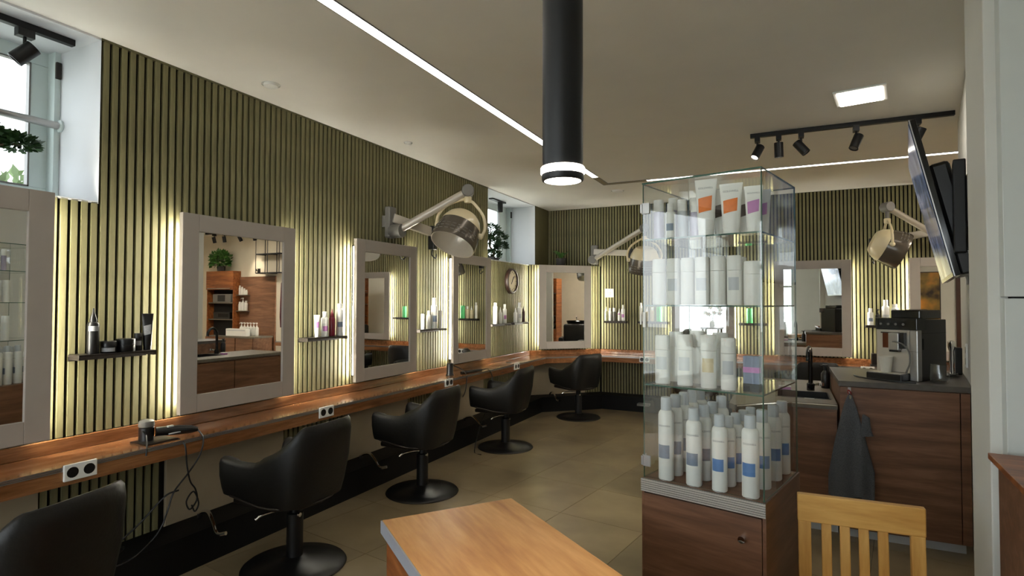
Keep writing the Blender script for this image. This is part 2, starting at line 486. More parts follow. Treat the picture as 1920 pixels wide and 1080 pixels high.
# windows in the left wall
def window(name, y0, y1, rod=False, fr_=.11):
    xo = X - 0.48
    wo = struct(MB().box(xo - 0.02, xo + 0.03, y0, y0 + 0.11, SILL + .1, ZC - .09).box(xo - 0.02, xo + 0.03, y1 - fr_, y1, SILL + .1, ZC - .09)
                .box(xo - 0.02, xo + 0.03, y0, y1, SILL, SILL + 0.10).box(xo - 0.02, xo + 0.03, y0, y1, ZC - 0.09, ZC)
                .box(xo - 0.02, xo + 0.03, (y0 + y1) / 2 - 0.05, (y0 + y1) / 2 + 0.05, SILL + .1, ZC - .09).build(name, M_PVC, bevel=0.004))
    for a, b in ((y0 + 0.11, (y0 + y1) / 2 - 0.05), ((y0 + y1) / 2 + 0.05, y1 - fr_)):
        MB().box(xo - 0.006, xo, a, b, SILL + 0.10, ZC - 0.09).build('pane', M_WGLASS, wo)
        g = MB()
        for q in ((a, a + .008, SILL + .1, ZC - .09), (b - .008, b, SILL + .1, ZC - .09), (a, b, SILL + .1, SILL + .108), (a, b, ZC - .098, ZC - .09)):
            g.box(xo + 0.0, xo + 0.034, q[0], q[1], q[2], q[3])
        g.build('gasket', M_GREYP, wo)
    MB().box(xo + 0.03, X, y0, y1, SILL - 0.01, SILL).build('sill', M_WHITE, wo)
    MB().box(xo + 0.03, X, y1 - 0.001, y1 + 0.0, SILL, ZC).build('reveal', M_WHITE, wo)
    MB().box(xo + 0.03, X, y0, y0 + 0.001, SILL, ZC).build('reveal', M_WHITE, wo)
    MB().box(xo + 0.03, X, y0, y1, ZC - 0.012, ZC - 0.001).build('reveal_head', M_WHITE, wo)
    MB().box(xo + 0.03, xo + 0.10, y1 - 0.03, y1 - 0.002, SILL, ZC - 0.012).build('jamb_cover', M_PVC, wo)
    hb = MB().box(xo + 0.10, xo + 0.115, y1 - 0.028, y1 - 0.006, ZC - 0.16, ZC - 0.07)
    hb.tube([(xo + .108, y1 - .016, ZC - .15), (xo + .108, y1 - .016, ZC - .10)], .006)
    hb.build('blind_hook', M_BROWNB, wo)
    if rod:
        MB().tube([(xo + 0.11, y0 + 0.002, 2.468), (xo + 0.11, y1 - 0.002, 2.468)], 0.02, 14).build('stay_rod', M_ALU, wo, smooth=50)
        for yy in (y0 + 0.008, y1 - 0.008):
            MB().lathe([(0.034, -0.006), (0.034, 0.004), (0.022, 0.008)], 16, Matrix.Translation((xo + .11, yy, 2.468)) @ Matrix.Rotation(R(90), 4, 'X')).build('rod_socket', M_PVC, wo, smooth=40)
    return wo
window('window_1', W1[0], W1[1], True)
window('window_2', W2[0], W2[1], fr_=.24)

# back wall -----------------------------------------------------------
XB = 2.35
wb = struct(MB().box(X - 0.5, XE + 0.2, Y + 0.018, Y + 0.2, 0, ZC).build('wall_back', M_CREAM))
MB().box(X, XB, Y + 0.0155, Y + 0.0185, 0, ZC).build('felt_backing', M_FELT, wb)
P2 = 0.041
x = X + 0.02
while x < XB - 0.02:
    if x < -2.44: slat(wb, (x, Y, SILL + 0.002), ZC - SILL - 0.006, 0.0258, 1)
    else: slat(wb, (x, Y, LIP), ZC - 0.004 - LIP, 0.0258, 1)
    x += P2
m = MB(); x = -2.40
while x < XB - 0.02:
    m.box(x - .013, x + .013, Y, Y + .018, 0.19, 0.69); x += P2
o = m.build('lower_slats', M_SLAT, wb); o['kind'] = 'stuff'
# diagonal corner wall (low, with a ledge on top)
CA = Vector((X, 7.25, 0)); CB = Vector((-2.43, Y, 0)); CU = (CB - CA).normalized(); CLEN = (CB - CA).length
CNI = Vector((CU.y, -CU.x, 0))                 # into the room
wc = struct(MB().prism([(X - 0.018, 7.2585), (-2.4395, Y + 0.016), (X - 0.018, Y + 0.016)], 0, SILL)
            .build('wall_corner', M_FELT))
struct(MB().prism([(X, 7.25), (-2.43, Y), (X, Y)], SILL, SILL + 0.004).build('trim_4', M_OLIVE))
cang = math.atan2(CU.y, CU.x)
k = 0
while 0.02 + k * P2 < CLEN - 0.01:
    p = CA + CU * (0.02 + k * P2)
    slat(wc, (p.x, p.y, LIP), SILL - LIP - 0.001, 0.0258, 1, cang); k += 1
a = CA + CNI * 0.001; b = CA + CU * 0.86 + CNI * 0.001
MB().prism([(a.x, a.y), (b.x, b.y), (b.x - CNI.x * .015, b.y - CNI.y * .015), (a.x - CNI.x * .015, a.y - CNI.y * .015)], 0, 0.70).build('plaster_panel', M_CREAM_SHADE, wc)
m = MB(); k = 0
MC = frame((CA.x, CA.y, 0), CU, (-CNI.x, -CNI.y, 0))
while 0.88 + k * P2 < CLEN - 0.005:
    s = 0.88 + k * P2; m.box(s - .013, s + .013, 0, .018, .19, .69, MC); k += 1
o = m.build('lower_slats', M_SLAT, wc); o['kind'] = 'stuff'

# partition on the right, rotated ------------------------------------
py0, py1 = 2.73, 5.38
struct(MB().prism([(PW(py0), py0), (PW(py1), py1), (PW(py1) + 0.10, py1 - 0.018), (PW(py0) + 0.10, py0 - 0.018)], 0, ZC).build('wall_right', M_GREYW, bevel=0.006))
# cross wall with its white door-like end, right edge of the picture
struct(MB().box(0.635, XE, 2.50, 2.72, 0, ZC).build('wall_front', M_GREYW, bevel=0.004))
struct(MB().box(XE, XE + 0.2, 2.5, Y + 0.2, 0, ZC).build('wall_kitchen', M_CREAM))
struct(MB().box(2.6, 2.8, YF, 2.5, 0, ZC).build('wall_side', M_GREYW))
struct(MB().box(0.62, 2.4, 2.485, 2.499, 0, 0.08).build('baseboard_front', M_WP))
# unseen shop front behind the camera, its windows sized for daylight inside
fy = YF
mb = MB().box(X - 0.5, 2.8, fy - 0.2, fy, 0, 0.35).box(X - 0.5, 2.8, fy - 0.2, fy, 2.65, ZC)
for a, b in ((X - 0.5, -3.15), (-1.50, -1.44), (0.22, 2.8)):
    mb.box(a, b, fy - 0.2, fy, 0.35, 2.65)
struct(mb.build('wall_shopfront', M_GREYW))
for n_, (a, b) in enumerate(((-3.15, -1.50), (-1.44, 0.22))):
    wo = MB().box(a, a + .06, fy - .12, fy - .06, .41, 2.59).box(b - .06, b, fy - .12, fy - .06, .41, 2.59)
    wo.box(a, b, fy - .12, fy - .06, .35, .41).box(a, b, fy - .12, fy - .06, 2.59, 2.65).box(a + .06, b - .06, fy - .12, fy - .06, 1.95, 2.0)
    wo = struct(wo.build('window_%d' % (n_ + 3), M_PVC))
    MB().box(a + .06, b - .06, fy - .094, fy - .088, .41, 1.95).build('pane', M_WGLASS, wo)
    MB().box(a + .06, b - .06, fy - .094, fy - .088, 2.0, 2.59).build('pane', M_WGLASS, wo)
# tall side window in the left wall, behind the camera
a, b = WS
wo = MB().box(X - .32, X - .26, a, a + .07, .57, 2.63).box(X - .32, X - .26, b - .07, b, .57, 2.63).box(X - .32, X - .26, a, b, .5, .57).box(X - .32, X - .26, a, b, 2.63, 2.7).box(X - .32, X - .26, (a + b) / 2 - .04, (a + b) / 2 + .04, .57, 2.63)
wo = struct(wo.build('window_5', M_PVC))
for q0, q1 in ((a + .07, (a + b) / 2 - .04), ((a + b) / 2 + .04, b - .07)):
    MB().box(X - .295, X - .289, q0, q1, .57, 2.63).build('pane', M_WGLASS, wo)

# ------------------------------------------------------------------ ceiling fittings
t = thing('light_line', 'long white LED light line with dark unlit corner recessed in the ceiling', 'ceiling light')
MB().box(-1.925, -1.86, 0.2, 6.05, ZC - 0.004, ZC - 0.001).build('diffuser', M_LED, t)
MB().box(-1.41, 1.45, 6.42, 6.485, ZC - 0.004, ZC - 0.001).build('diffuser', M_LED, t)
MB().box(-1.925, -1.86, 6.05, 6.485, ZC - 0.004, ZC - 0.001).box(-1.86, -1.41, 6.42, 6.485, ZC - 0.004, ZC - 0.001).build('unlit_profile', mat('unlit_profile', lin(150, 136, 108), 0.5, var=0.03), t)
pr = MB()
for q in ((-1.93, -1.925, 0.2, 6.49), (-1.86, -1.855, 0.2, 6.42), (-1.925, 1.45, 6.485, 6.49), (-1.86, 1.45, 6.415, 6.42)):
    pr.box(q[0], q[1], q[2], q[3], ZC - 0.006, ZC - 0.0005)
pr.build('profile_edge', M_GREYP, t)

t = thing('panel_light', 'square white LED panel light set in the ceiling near the track spots', 'ceiling light', (0.465, 4.40, ZC), R(-9))
MB().box(-.15, .15, -.165, .165, -.012, -.001).build('frame', M_WP, t, bevel=0.003)
MB().box(-.125, .125, -.14, .14, -.016, -.012).build('diffuser', M_PLED, t)
for i, (px_, py_) in enumerate(((2.6, 6.6), (3.9, 5.0))):  # two added fill panels that brighten the kitchen and wash area
    t = thing('panel_light', ('added square fill light in the kitchen ceiling beyond the partition', 'second added square fill light deep in the wash area ceiling')[i], 'ceiling light', (px_, py_, ZC))
    MB().box(-.25, .25, -.25, .25, -.012, -.001).build('frame', M_WP, t, bevel=0.003)
    MB().box(-.22, .22, -.22, .22, -.016, -.012).build('diffuser', M_KITCHEN_FILL, t)

for (px_, py_, lab, r_) in ((-2.952, 2.562, 'small round white detector on the ceiling, nearest the slatted wall window', .045),
                            (-2.952, 4.024, 'tiny round white detector on the ceiling further along the slatted wall', .03),
                            (-1.868, 6.886, 'flat round white detector on the ceiling beyond the light line corner', .065)):
    t = thing('smoke_detector', lab, 'detector', (px_, py_, ZC))
    MB().lathe([(r_ * .6, -.022), (r_ * .95, -.016), (r_, -.004), (r_, -.001)], 20).build('cover', M_WP, t, smooth=40)
    MB().lathe([(r_ * 1.25, -.005), (r_ * 1.25, -.0005)], 20).build('base', M_WP, t, smooth=40)

def spot_head(parent, x, y, z, d, lit, power=0.0, drop=0.10, r=0.034, L=0.12):
    """one track spot as children of the track: adapter, stem, can, lens"""
    d = Vector(d).normalized()
    hd = MB().box(x - .02, x + .02, y - .035, y + .035, z - .04, z).build('spot_adapter', M_BLACK, parent)
    MB().tube([(x, y, z - .035), (x, y, z - drop)], .008).build('stem', M_BLACK, hd)
    c = Vector((x, y, z - drop - 0.02))
    Mx = Matrix.Translation(c) @ d.to_track_quat('Z', 'Y').to_matrix().to_4x4()
    MB().lathe([(r * .9, -L * .5), (r, -L * .48), (r, L * .5), (r * .86, L * .5), (r * .82, L * .42), (0.0, L * .40)], 20, Mx).build('spot_can', M_BLACK, hd, smooth=40)
    MB().lathe([(r * .8, L * .43), (0.0, L * .43)], 16, Mx).build('lens', M_SPOT if lit else M_GREYP, hd)
    if power:
        lamp('spot_beam', 'SPOT', c + d * (L * .5 + .01), power, WARM, parent, spot_size=R(26 if power > 20 else 50), spot_blend=(.35 if power > 20 else .7), shadow_soft_size=0.03, aim=d)

t = thing('track_light', 'black ceiling track with five tilted spots above the coffee machine', 'track light')
MB().box(-0.25, 1.115, 5.033, 5.068, ZC - .034, ZC - .001).build('rail', M_BLACK, t, bevel=0.002)
for xx, d, lit, pw in ((-0.196, (-.42, -.42, -.92), True, 40), (-0.037, (.02, .1, -1), True, 10), (0.125, (.6, -.1, -.8), False, 0), (0.502, (-.35, -.3, -.9), False, 8), (0.892, (-.4, .2, -.9), False, 0)):
    spot_head(t, xx, 5.05, ZC - .034, d, lit, pw)
t = thing('track_light', 'black ceiling track with one spot inside the near window recess', 'track light')
MB().box(-3.395, -3.36, 0.5, 1.66, ZC - .046, ZC - .013).build('rail', M_BLACK, t, bevel=0.002)
spot_head(t, -3.378, 1.447, ZC - .046, (-.35, -.55, -.7), False, 0, drop=0.10, r=.036, L=.11)
t = thing('track_light', 'short black spot fixed in the head of the far window recess', 'track light')
MB().box(-3.53, -3.47, 6.6, 7.0, ZC - .03, ZC - .013).build('rail', M_BLACK, t)
MB().lathe([(.036, 0), (.036, -.13), (.03, -.13), (.028, -.12), (0, -.118)], 18, Matrix.Translation((-3.5, 6.877, ZC - .03))).build('spot_can', M_BLACK, t, smooth=40)
MB().lathe([(.027, -.121), (0, -.121)], 16, Matrix.Translation((-3.5, 6.877, ZC - .03))).build('lens', M_GP, t)
# kitchen track seen in the mirrors
t = thing('track_light', 'black ceiling track with lit spots over the kitchen wall', 'track light')
MB().box(2.7, 4.3, 7.62, 7.655, ZC - .034, ZC - .001).build('rail', M_BLACK, t)
for xx, lit, pw, d in ((4.05, False, 0, (0, .3, -1)), (3.75, False, 8, (0, .2, -1)), (3.3, True, 14, (-.1, .45, -.9)), (2.9, True, 10, (.1, .4, -.9))):
    spot_head(t, xx, 7.64, ZC - .034, d, lit, pw)

# pendant cylinder over the reception desk
t = thing('pendant_lamp', 'long black cylinder pendant lamp with glowing ring hanging in front', 'pendant lamp', (-0.471, 1.25, 1.785))
MB().lathe([(.0465, .034), (.0478, .05), (.0478, ZC - 1.785)], 40).build('tube_body', M_BLACK, t, smooth=40)
MB().lathe([(.050, .015), (.0522, .018), (.0522, .030), (.050, .033), (.04, .033), (.04, .015)], 40).build('light_ring', M_PEND, t, smooth=40)
MB().lathe([(.0435, .0), (.048, .0005), (.0495, .004), (.0495, .015), (.043, .015), (.0425, .002)], 40, cap=False).build('rim', M_BLACK, t, smooth=40)
MB().lathe([(.0435, .0), (0.0, -.002)], 32).build('diffuser', M_PEND, t)
MB().lathe([(.06, ZC - 1.785 - .02), (.06, ZC - 1.785 - .001)], 32).build('ceiling_rose', M_BLACK, t, smooth=40)
lamp('pendant_beam', 'SPOT', (0, 0, -0.012), 9, (1.0, 0.84, 0.62), t, spot_size=R(95), spot_blend=0.8, shadow_soft_size=0.04, aim=(0, 0, -1))

# ------------------------------------------------------------------ styling counter
wk = 0.322
A_ = (-2.92, 7.10); B_ = (-2.35, Y - wk)
t = thing('styling_counter', 'orange brown wooden wall counter running along left wall and back wall', 'counter')
outer = [(X + .001, -0.8), (X + .001, 7.25), (-2.43, Y - .001), (XB, Y - .001)]
inner = [(XB, Y - wk), B_, A_, (-2.92, -0.8)]
MB().prism([(-2.921, -.8), (X + .002, -.8), (X + .002, 7.25), A_], ZK - .022, ZK).build('worktop', M_COUNTER, t)
MB().prism([A_, (X + .002, 7.2505), (-2.431, Y - .002), B_], ZK - .023, ZK - .001).build('worktop', M_COUNTX, t)
MB().prism([B_, (-2.430, Y - .002), (XB, Y - .002), (XB, Y - wk)], ZK - .022, ZK - .0005).build('worktop', M_COUNTX, t)
def along(pts, thick, z0, z1):
    """wall-like strip of given thickness along a plan polyline (offset to its left)"""
    m = MB(); P = [Vector((p[0], p[1], 0)) for p in pts]; offs = []
    for i, p in enumerate(P):
        ds = []
        if i > 0: ds.append((P[i] - P[i - 1]).normalized())
        if i < len(P) - 1: ds.append((P[i + 1] - P[i]).normalized())
        ns = [Vector((-d.y, d.x, 0)) for d in ds]
        n_ = sum(ns, Vector()) / len(ns); n_ = n_ / n_.length_squared
        offs.append(p + n_ * thick)
    for i in range(len(P) - 1):
        m.prism([(P[i].x, P[i].y), (P[i + 1].x, P[i + 1].y), (offs[i + 1].x, offs[i + 1].y), (offs[i].x, offs[i].y)], z0, z1)
    return m
fr = [(-2.92, -.8), A_, B_, (XB, Y - wk)]
along(fr[:2], 0.03, 0.671, ZK - .022).build('front_board', M_COUNTER, t)
along(fr[1:], 0.03, 0.671, ZK - .022).build('front_board', M_COUNTX, t)
for k in range(3):
    along(fr, -0.003, ZK - .020 + k * .007, ZK - .015 + k * .007).build('edge_trim', M_ALU, t)
bk = [(X, -.8), (X, 7.25), (-2.43, Y), (XB, Y)]
along(bk, -0.022, ZK, 0.822).build('back_lip', M_COUNTER, t, bevel=0.004)
def socket(M, n=2, labelpart='power_socket'):
    o = MB().box(-.068 * n / 2, .068 * n / 2, -.012, 0, -.037, .037, M).build('power_socket', M_WP, t, bevel=0.003)
    for k in range(n):
        cx = -.068 * n / 2 + .034 + .068 * k
        Mr = M @ Matrix.Translation((cx, -.0125, 0)) @ Matrix.Rotation(R(90), 4, 'X')
        MB().lathe([(.024, -.001), (.024, .0005), (0, .0005)], 16, Mr).build('socket_well', M_BLACKP, o)
FY = lambda y: Matrix.Translation((-2.92, y, .727)) @ Matrix.Rotation(R(90), 4, 'Z')
for yy in (1.495, 3.038, 4.648, 6.172): socket(FY(yy))
FB = lambda x: Matrix.Translation((x, Y - wk, .727))
for xx in (-1.72, .845): socket(FB(xx))
MB().lathe([(.035, .0), (.035, .002), (.02, .003), (0, .003)], 20, Matrix.Translation((-3.06, 6.25, ZK))).build('cable_grommet', M_BLACKP, t)

# footrest plinth
t = thing('footrest_plinth', 'long black plinth step with chrome foot bars under the styling counter', 'footrest')
off = 0.242
pa = (X + off, 7.25 - off * math.tan(math.pi / 4 - cang / 2) + .02); pb = (-2.43 + off * .40, Y - off)
MB().prism([(X + .003, -.8), (X + .003, 7.25), (-2.431, Y - .002), (XB, Y - .002), (XB, Y - off), pb, pa, (X + off, -.8)], 0.0, 0.2).build('step', M_PLINTH, t)
for (yy, dirn, bx, by) in ((2.22, 0, X + .10, 2.28), (3.68, 0, X + .10, 3.72), (5.36, 0, X + .12, 5.40), (7.3, 1, -2.99, 7.36), (0.86, 0, X + .1, .9)):
    if dirn == 0:
        pts = [(X + .06, by, .225), (X + .10, by, .245), (X + .17, by - .02, .255), (X + .25, by - .05, .215), (X + .31, by - .07, .175), (X + .37, by - .06, .185)]
    else:
        pts = [(-2.98, 7.40, .22), (-2.95, 7.37, .25), (-2.89, 7.30, .26), (-2.82, 7.20, .22), (-2.77, 7.13, .18), (-2.72, 7.09, .19)]
    MB().tube(catmull(pts, 5), .011, 8).build('foot_bar', M_CHROME, t, smooth=60)
    b0 = pts[0]
    MB().tube([(b0[0], b0[1], .199), (b0[0], b0[1], b0[2])], .014, 8).build('foot_bar_post', M_BROWNB, t)
MB().box(-1.82, -1.66, Y - off - .10, Y - off, .10, .13).build('foot_pad', M_GREYP, t)

# ------------------------------------------------------------------ mirrors
def mirror(label, M, wdt=MW, h=1.175, led=True, fw_=.104, group='lit wall mirrors'):
    """frame in the local x-z plane, front towards -y; M places its lower left corner on the wall face"""
    t = thing('wall_mirror', label, 'mirror', group=group)
    t.matrix_world = M
    f0, f1 = -.102, -.070
    m = MB().box(0, fw_, f0, f1, 0, h).box(wdt - fw_, wdt, f0, f1, 0, h).box(fw_, wdt - fw_, f0, f1, 0, fw_).box(fw_, wdt - fw_, f0, f1, h - fw_, h)
    m.build('frame', M_TAUPE, t, bevel=0.003)
    MB().box(fw_ - .005, wdt - fw_ + .005, -.092, -.08, fw_ - .005, h - fw_ + .005).build('mirror_glass', M_MIRROR, t)
    MB().box(.056, wdt - .056, -.070, -.001, .04, h - .05).build('backing_box', M_BLACKP, t)
    if led:
        for xx in (.050, wdt - .055):
            MB().box(xx, xx + .005, -.068, -.020, .05, h - .06).build('light_strip', M_MLED, t)
    return t
ZM = 0.844
def ML(y): return Matrix.Translation((X, y, ZM)) @ Matrix.Rotation(R(90), 4, 'Z')
mn = ['taupe framed mirror at far left, cut by the picture edge', 'taupe framed wall mirror reflecting the kitchen counter, second from left',
      'taupe framed wall mirror below the hood dryer bracket, third from left', 'taupe framed wall mirror partly behind the tilted silver hood dryer']
for y0, lb in zip(MIR, mn): mirror(lb, ML(y0))
mc0 = CA + CU * 0.125
mirror('narrow taupe framed mirror on the diagonal corner wall', frame((mc0.x, mc0.y, ZM), CU, -CNI), wdt=.79, h=1.175)
for xx, lb in ((-1.40, 'taupe framed wall mirror on back wall seen through the glass cabinet'), (-0.123, 'taupe framed mirror on back wall reflecting the television'),
               (1.296, 'taupe framed mirror on back wall behind the coffee machine, rightmost')):
    mirror(lb, Matrix.Translation((xx, Y, ZM)), wdt=(.80 if xx < -1 else MW))

# ------------------------------------------------------------------ wall shelves
def wall_shelf(label, M, wdt, dep=0.10):
    t = thing('wall_shelf', label, 'shelf', group='dark wall shelves'); t.matrix_world = M
    MB().box(0, wdt, -dep, -.001, -.012, 0).build('board', M_BROWNB, t, bevel=0.002)
    MB().box(0, wdt, -.012, -.001, -.034, -.012).build('back_rail', M_BROWNB, t)
    for xx in (0, wdt - .012):
        MB().box(xx, xx + .012, -dep, -.001, -.026, -.012).build('bracket', M_BROWNB, t)
    return t
ZS = 1.232
def SL(y): return Matrix.Translation((X, y, ZS)) @ Matrix.Rotation(R(90), 4, 'Z')
for y0, y1, lb in ((1.595, 1.976, 'dark wall shelf with black styling products, nearest on slatted wall'), (3.082, 3.501, 'dark wall shelf holding the wine red bottle'),
                   (4.496, 4.969, 'dark wall shelf between third and fourth mirror'), (5.98, 6.49, 'dark wall shelf below the round clock, left of two'),
                   (6.59, 7.04, 'dark wall shelf beside the diagonal corner, right of two')):
    wall_shelf(lb, SL(y0), y1 - y0)
for x0, x1, lb in ((-2.36, -2.03, 'dark wall shelf under the white card on back wall'), (-1.86, -1.44, 'dark wall shelf with mint bottle behind the glass cabinet'), (.86, 1.26, 'dark wall shelf behind the coffee machine'),
                   (-.55, -.20, 'dark wall shelf on back wall behind display glass, right end')):
    wall_shelf(lb, Matrix.Translation((x0, Y, ZS)), x1 - x0)

# ------------------------------------------------------------------ bottles
TXT = {}
def lettering(parent, r, z, size=.0085):
    k = (round(r, 4), size)
    if k not in TXT: TXT[k] = text_mesh('GOLDWELL', size, M_INK, r)
    o = bpy.data.objects.new('lettering', TXT[k]); COL.objects.link(o); o.parent = parent; o.location = (0, 0, z)
BC = {}
def part(parent, key, name, fn, mats, smooth=40):
    if key not in BC: BC[key] = fn().mesh(name, mats, smooth)
    o = bpy.data.objects.new(name, BC[key]); COL.objects.link(o); o.parent = parent
    return o
def bottle(kind, loc, h, w, label, cat='bottle', group=None, body=None, cap=None, lab=None, rz=0.0, text=False, name=None):
    body = body or M_WP; cap = cap or M_WP; r = w / 2
    nm = name or {'can': 'spray_can', 'tube': 'cream_tube', 'jar': 'cream_jar', 'nozzle': 'nozzle_bottle', 'pump': 'pump_bottle'}.get(kind, 'shampoo_bottle')
    t = thing(nm, label, cat, loc, rz, group)
    k = (kind, round(h, 3), round(w, 3), body.name, cap.name)
    if kind == 'can':
        part(t, k + ('b',), 'body', lambda: MB().lathe([(r * .9, 0), (r, .004), (r, h * .78), (r * .93, h * .815), (r * .74, h * .84), (r * .66, h * .845)], 20), body)
        part(t, k + ('c',), 'cap', lambda: MB().lathe([(r * .68, h * .842), (r * .68, h * .985), (r * .6, h), (0, h)], 18), cap)
        if lab:
            part(t, k + (lab.name,), 'label', lambda: MB().lathe([(r * 1.008, h * .27), (r * 1.008, h * .43)], 10, a0=-PI * .80, a1=-PI * .28), lab)
        if text: lettering(t, r * 1.01, h * .66, w * .16)
    elif kind in ('flat', 'oval'):
        sy = .66
        part(t, k + ('b',), 'body', lambda: MB().lathe([(r * .92, 0), (r, .004), (r, h * .70), (r * .9, h * .745), (r * .6, h * .775)], 20, sy=sy), body)
        part(t, k + ('c',), 'cap', lambda: MB().lathe([(r * .62, h * .77), (r * .60, h * .99), (r * .5, h), (0, h)], 18, sy=.9 if kind == 'oval' else .95), cap)
        if lab:
            part(t, k + (lab.name,), 'label', lambda: MB().lathe([(r * 1.012, h * .22), (r * 1.012, h * .42)], 10, sy=sy, a0=-PI * .74, a1=-PI * .26), lab)
    elif kind == 'lid':                      # straight bottle with a wide lid
        part(t, k + ('b',), 'body', lambda: MB().lathe([(r * .94, 0), (r, .004), (r, h * .70)], 20, sy=.8), body)
        part(t, k + ('c',), 'cap', lambda: MB().lathe([(r * .98, h * .705), (r * 1.0, h * .72), (r * .97, h * .98), (r * .9, h), (0, h)], 20, sy=.8), cap)
        if lab:
            part(t, k + (lab.name,), 'label', lambda: MB().lathe([(r * 1.012, h * .30), (r * 1.012, h * .56)], 10, sy=.8, a0=-PI * .74, a1=-PI * .26), lab)
    elif kind == 'nozzle':
        part(t, k + ('b',), 'body', lambda: MB().lathe([(r * .94, 0), (r, .004), (r, h * .64), (r * .8, h * .69), (r * .6, h * .70)], 20), body)
        part(t, k + ('c',), 'nozzle', lambda: MB().lathe([(r * .62, h * .70), (r * .6, h * .76), (r * .22, h * .9), (r * .12, h), (0, h)], 16), cap)
        if lab:
            part(t, k + (lab.name,), 'label', lambda: MB().lathe([(r * 1.01, h * .5), (r * 1.01, h * .61)], 10, a0=-PI * .76, a1=-PI * .24), lab)
    elif kind == 'pump':
        part(t, k + ('b',), 'body', lambda: MB().lathe([(r * .94, 0), (r, .004), (r, h * .60), (r * .7, h * .67), (r * .4, h * .69)], 20), body)
        part(t, k + ('c',), 'pump_head', lambda: MB().lathe([(r * .42, h * .69), (r * .42, h * .77), (r * .16, h * .78), (r * .16, h * .9), (r * .4, h * .91), (r * .4, h), (0, h)], 14).tube([(0, 0, h * .96), (r * .9, -r * .2, h * .97), (r * 1.4, -r * .3, h * .90)], r * .16, 8), cap)
        if lab:
            part(t, k + (lab.name,), 'label', lambda: MB().lathe([(r * 1.01, h * .18), (r * 1.01, h * .48)], 10, a0=-PI * .76, a1=-PI * .24), lab)
    elif kind == 'jar':
        part(t, k + ('b',), 'body', lambda: MB().lathe([(r * .95, 0), (r, .003), (r, h * .52)], 24), body)
        part(t, k + ('c',), 'lid', lambda: MB().lathe([(r * 1.02, h * .54), (r * 1.02, h * .97), (r * .98, h), (0, h)], 24), cap)
        if lab:
            part(t, k + (lab.name,), 'label', lambda: MB().lathe([(r * 1.01, h * .12), (r * 1.01, h * .44)], 10, a0=-PI * .78, a1=-PI * .22), lab)
    elif kind == 'tube':
        def ring(a, b, z, n=20): return [(a * math.cos(2 * PI * i / n), b * math.sin(2 * PI * i / n), z) for i in range(n)]
        part(t, k + ('b',), 'body', lambda: MB().loft([ring(r * .70, r * .52, h * .10), ring(r * .74, r * .54, h * .12), ring(r * .80, r * .46, h * .4), ring(r * .9, r * .28, h * .75), ring(r * .98, r * .06, h * .955), ring(r, .002, h * .96), ring(r, .002, h)]), body)
        part(t, k + ('c',), 'cap', lambda: MB().loft([ring(r * .64, r * .5, 0), ring(r * .70, r * .53, .004), ring(r * .70, r * .53, h * .10)]), cap)
        if lab:
            def lb():
                n = 8; ra, rb_ = [], []; g = MB(); rows = []
                for (zz, a_, b_) in ((h * .42, .806, .448), (h * .54, .845, .38), (h * .68, .882, .305)):
                    rows.append([(r * a_ * 1.02 * math.sin(q), -(r * b_ * 1.03 * math.cos(q)) - .0006, zz + (0.006 * q)) for q in [(-.78 + 1.5 * i / n) for i in range(n + 1)]])
                b0 = 0
                for rw in rows: g.v.extend(Vector(p) for p in rw)
                for a in range(2):
                    for i in range(n): g.face([a * (n + 1) + i, a * (n + 1) + i + 1, (a + 1) * (n + 1) + i + 1, (a + 1) * (n + 1) + i])
                return g
            part(t, k + (lab.name,), 'label', lb, lab)
        if text:
            k2 = ('flat', round(w, 3))
            if k2 not in TXT: TXT[k2] = text_mesh('GOLDWELL', w * .125, M_INK)
            o = bpy.data.objects.new('lettering', TXT[k2]); COL.objects.link(o); o.parent = t; o.location = (0, -r * .19, h * .84)
            o.rotation_euler = (R(-9), 0, 0)
    return t

XS = X + 0.058; zb = ZS + .0005; WR = R(62)
blk = dict(body=M_BLACKP, cap=M_BLACKP)
M_GREYLAB = mat('grey_print_label', lin(150, 152, 156), 0.5, var=0.12, scale=120)
bottle('nozzle', (XS, 1.679, zb), .232, .054, 'black pointed nozzle bottle with grey label on nearest shelf', group='black styling products', lab=M_GREYLAB, rz=WR, **blk)
bottle('jar', (XS, 1.752, zb), .060, .074, 'small black jar with silver label on nearest shelf', 'jar', 'black styling products', lab=M_GREYLAB, rz=WR, **blk)
bottle('jar', (XS, 1.838, zb), .068, .088, 'larger plain black jar on nearest shelf', 'jar', 'black styling products', rz=WR, **blk)
bottle('lid', (XS, 1.903, zb), .094, .041, 'short slim black bottle with small pale label on nearest shelf', group='black styling products', lab=M_GREYLAB, rz=WR, **blk)
bottle('tube', (XS, 1.952, zb), .20, .056, 'tall black crimped tube on nearest shelf', 'tube', 'black styling products', lab=M_GREYLAB, rz=WR, **blk)
g = 'bottles on the left wall shelves'
bottle('tube', (XS, 3.213, zb), .167, .046, 'white tube with pink print left on red bottle shelf', 'tube', g, lab=M_PURPLEL, rz=WR)
bottle('flat', (XS, 3.293, zb), .192, .056, 'white shampoo bottle with pink print beside wine red bottle', group=g, lab=M_PURPLEL, rz=WR)
bottle('nozzle', (XS, 3.371, zb), .210, .048, 'wine red nozzle bottle on the wall shelf', group=g, body=M_RED, cap=M_RED, rz=WR)
bottle('can', (XS, 3.455, zb), .253, .056, 'tall white can right of the wine red bottle', 'can', g, lab=M_SLATEL, rz=WR)
bottle('lid', (XS, 4.600, zb), .15, .042, 'short pale bottle with white lid, left on shelf by third mirror', group=g, body=M_GP, rz=WR)
bottle('flat', (XS - .01, 4.715, zb), .18, .05, 'white medium bottle in front of the tallest one, shelf by third mirror', group=g, rz=WR)
bottle('flat', (XS, 4.795, zb), .308, .070, 'tallest white shampoo bottle on shelf by third mirror', group=g, lab=M_SLATEL, rz=WR)
